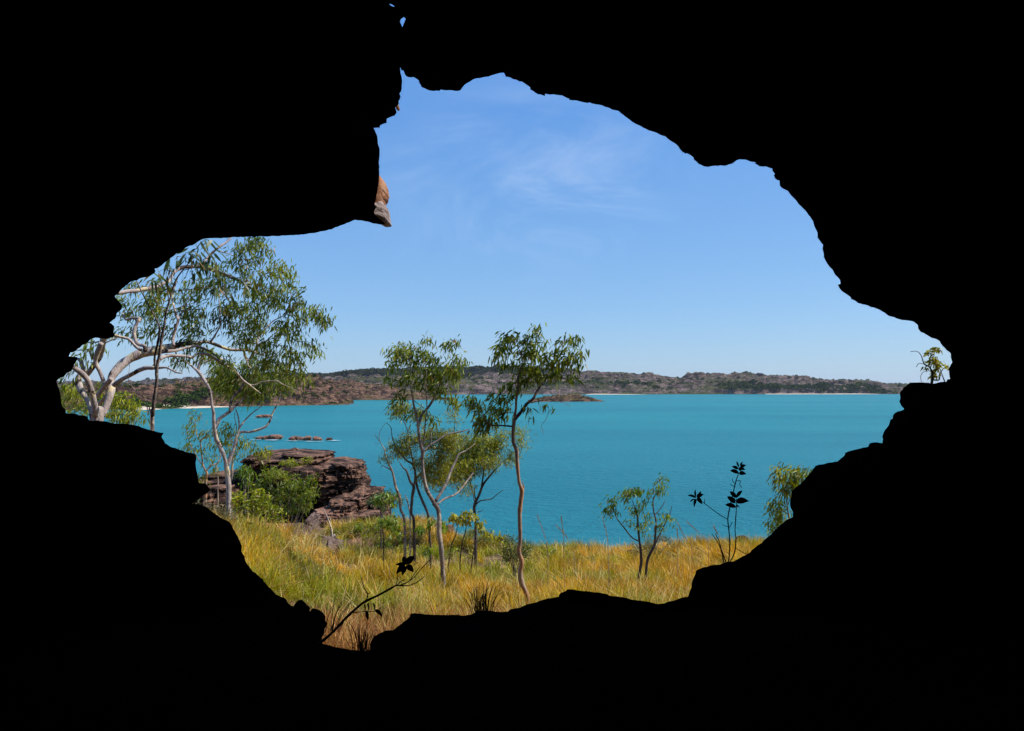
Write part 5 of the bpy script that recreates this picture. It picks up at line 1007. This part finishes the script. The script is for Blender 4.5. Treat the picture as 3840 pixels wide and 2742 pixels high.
def shade_plant(name, label, im, stems, lv, d, seed, leafim=None):
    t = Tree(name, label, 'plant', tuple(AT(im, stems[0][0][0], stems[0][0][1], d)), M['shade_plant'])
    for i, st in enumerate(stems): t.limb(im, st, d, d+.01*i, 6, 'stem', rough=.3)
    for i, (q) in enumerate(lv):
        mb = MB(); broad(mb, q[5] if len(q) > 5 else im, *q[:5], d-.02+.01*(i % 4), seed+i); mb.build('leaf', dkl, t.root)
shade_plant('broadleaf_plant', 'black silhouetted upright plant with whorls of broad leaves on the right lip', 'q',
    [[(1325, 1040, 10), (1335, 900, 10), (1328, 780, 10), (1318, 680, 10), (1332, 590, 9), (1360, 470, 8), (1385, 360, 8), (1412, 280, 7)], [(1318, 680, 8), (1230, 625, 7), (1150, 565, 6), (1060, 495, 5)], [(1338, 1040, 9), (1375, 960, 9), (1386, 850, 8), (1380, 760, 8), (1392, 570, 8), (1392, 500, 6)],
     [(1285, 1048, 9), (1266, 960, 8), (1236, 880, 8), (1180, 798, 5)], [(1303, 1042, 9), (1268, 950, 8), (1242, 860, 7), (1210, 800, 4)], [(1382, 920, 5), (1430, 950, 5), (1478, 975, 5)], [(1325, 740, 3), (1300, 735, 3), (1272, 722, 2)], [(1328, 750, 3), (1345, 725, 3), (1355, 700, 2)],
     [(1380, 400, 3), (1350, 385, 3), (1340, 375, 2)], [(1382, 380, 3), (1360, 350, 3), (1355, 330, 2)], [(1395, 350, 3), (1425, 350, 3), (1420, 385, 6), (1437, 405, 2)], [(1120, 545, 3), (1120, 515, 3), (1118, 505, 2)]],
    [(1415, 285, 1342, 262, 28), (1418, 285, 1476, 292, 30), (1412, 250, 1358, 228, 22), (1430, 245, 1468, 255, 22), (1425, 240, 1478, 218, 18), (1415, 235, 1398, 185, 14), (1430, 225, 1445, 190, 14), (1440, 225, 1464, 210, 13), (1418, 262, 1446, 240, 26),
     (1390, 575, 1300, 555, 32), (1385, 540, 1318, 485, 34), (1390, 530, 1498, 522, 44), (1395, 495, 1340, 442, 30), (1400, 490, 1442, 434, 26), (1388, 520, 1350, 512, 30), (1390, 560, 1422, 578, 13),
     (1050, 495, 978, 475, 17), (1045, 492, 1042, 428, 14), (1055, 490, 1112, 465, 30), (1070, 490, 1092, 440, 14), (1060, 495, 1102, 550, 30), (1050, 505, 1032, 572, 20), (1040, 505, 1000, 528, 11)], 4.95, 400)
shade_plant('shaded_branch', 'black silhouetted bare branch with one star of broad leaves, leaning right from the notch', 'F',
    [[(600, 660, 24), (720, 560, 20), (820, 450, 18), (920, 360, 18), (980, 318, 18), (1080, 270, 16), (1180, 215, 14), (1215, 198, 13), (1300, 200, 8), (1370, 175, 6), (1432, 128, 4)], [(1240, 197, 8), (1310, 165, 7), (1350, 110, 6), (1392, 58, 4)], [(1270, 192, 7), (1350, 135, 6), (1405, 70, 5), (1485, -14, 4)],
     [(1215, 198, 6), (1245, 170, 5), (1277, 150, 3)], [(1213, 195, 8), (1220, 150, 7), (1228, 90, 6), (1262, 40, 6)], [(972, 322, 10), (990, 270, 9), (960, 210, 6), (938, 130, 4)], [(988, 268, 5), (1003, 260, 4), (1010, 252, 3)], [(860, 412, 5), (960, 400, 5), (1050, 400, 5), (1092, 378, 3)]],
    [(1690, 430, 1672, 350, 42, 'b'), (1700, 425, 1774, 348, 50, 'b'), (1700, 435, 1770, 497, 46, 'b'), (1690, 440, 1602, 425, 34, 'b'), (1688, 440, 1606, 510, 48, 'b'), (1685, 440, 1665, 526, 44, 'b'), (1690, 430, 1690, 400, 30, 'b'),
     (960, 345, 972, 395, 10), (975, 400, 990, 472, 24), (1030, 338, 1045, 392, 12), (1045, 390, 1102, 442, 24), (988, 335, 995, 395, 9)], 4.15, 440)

# ------------------------------------------------------------------ light and sky
sun_dir = Vector((.84, .10, 1.05)).normalized()
el = math.asin(sun_dir.z); az = math.atan2(sun_dir.x, sun_dir.y)
sd = bpy.data.lights.new('sun', 'SUN'); sd.energy = 4.0; sd.angle = R(.53); sd.color = (1., .955, .88)
so = bpy.data.objects.new('sun', sd); C.objects.link(so); so.rotation_euler = sun_dir.to_track_quat('Z', 'Y').to_euler()
w = bpy.data.worlds.new('World'); bpy.context.scene.world = w; w.use_nodes = True; nt = w.node_tree; nt.nodes.clear(); N = NT(nt)
sky = N.n('TexSky', sky_type='NISHITA', sun_disc=False, sun_elevation=el, sun_rotation=az, air_density=1.0, dust_density=.4, ozone_density=1.6, altitude=0)
g = N.n('TexCoord').outputs['Generated']
sx = N.n('SeparateXYZ', inp={0: g})
yy = N.math('MAXIMUM', N.math('ABSOLUTE', sx.outputs[1]), .05)
cu = N.math('DIVIDE', sx.outputs[0], yy); cv = N.math('DIVIDE', sx.outputs[2], yy)
cc = N.n('CombineXYZ', inp={0: cu, 1: cv, 2: 0.}).outputs[0]
n1 = N.noise(mapping(N, cc, (3.2, 7.5, 1), rot=(0, 0, R(-24))), 1., 7, .62, 1.2)
ex = N.math('MULTIPLY', N.math('SUBTRACT', cu, .03), 3.2); ey = N.math('MULTIPLY', N.math('SUBTRACT', cv, .30), 5.2)
rr = N.math('SQRT', N.math('ADD', N.math('MULTIPLY', ex, ex), N.math('MULTIPLY', ey, ey)))
msk = N.math('ADD', N.math('MULTIPLY', N.g(rr, 1.0, .05), .34), .012)
cl = N.math('MULTIPLY', N.g(n1, .38, .78), msk)
lo = N.g(sx.outputs[2], .36, -.03)
hs = N.n('HueSaturation', inp={'Hue': .506, 'Saturation': 1.22, 'Value': 1.0, 'Color': sky.outputs[0]})
grad = N.ramp(N.math('MULTIPLY', sx.outputs[2], 2.), [(0., (.35, .61, .92)), (.22, (.27, .565, .99)), (.75, (.155, .42, .97))])
gr_ = N.n('VectorMath', operation='SCALE', inp={0: grad, 3: 4.9}).outputs[0]
wc = N.mix(.78, hs.outputs[0], gr_)
wc = N.mix(cl, wc, (5., 5.6, 6.6))
bg = N.n('Background', inp={'Color': wc, 'Strength': .12}); o = N.n('OutputWorld'); nt.links.new(bg.outputs[0], o.inputs[0])

hz, nt, out = newmat('haze'); N = NT(nt)
pv = N.n('VolumePrincipled', inp={'Color': (.80, .88, 1., 1), 'Density': 4.5e-5, 'Anisotropy': .1}); nt.links.new(pv.outputs[0], out.inputs['Volume'])
mb = MB(); bx = np.array([(x, y, z) for x in (-9200, 9200) for y in (-60, 9200) for z in (-14, 140)], float)
mb.add(bx, None, [(0, 1, 3, 2), (4, 6, 7, 5), (0, 4, 5, 1), (2, 3, 7, 6), (0, 2, 6, 4), (1, 5, 7, 3)])
tag(mb.build('haze', hz, None, False), 'faint blue air haze over the bay', kind='stuff')
sc = bpy.context.scene
cam = bpy.data.cameras.new('camera'); cam.lens = 24; cam.sensor_width = 36; cam.clip_end = 20000; cam.clip_start = .05; cam.shift_y = 84/3840
co = bpy.data.objects.new('camera', cam); C.objects.link(co); co.location = (0, 0, CAMZ); co.rotation_euler = (R(90), 0, 0); sc.camera = co
sc.view_settings.view_transform = 'Standard'; sc.view_settings.look = 'None'; sc.view_settings.exposure = .5; sc.view_settings.gamma = 1
sc.render.engine = 'CYCLES'; sc.cycles.max_bounces = 6; sc.cycles.diffuse_bounces = 3; sc.cycles.transparent_max_bounces = 6
sc.cycles.use_denoising = True
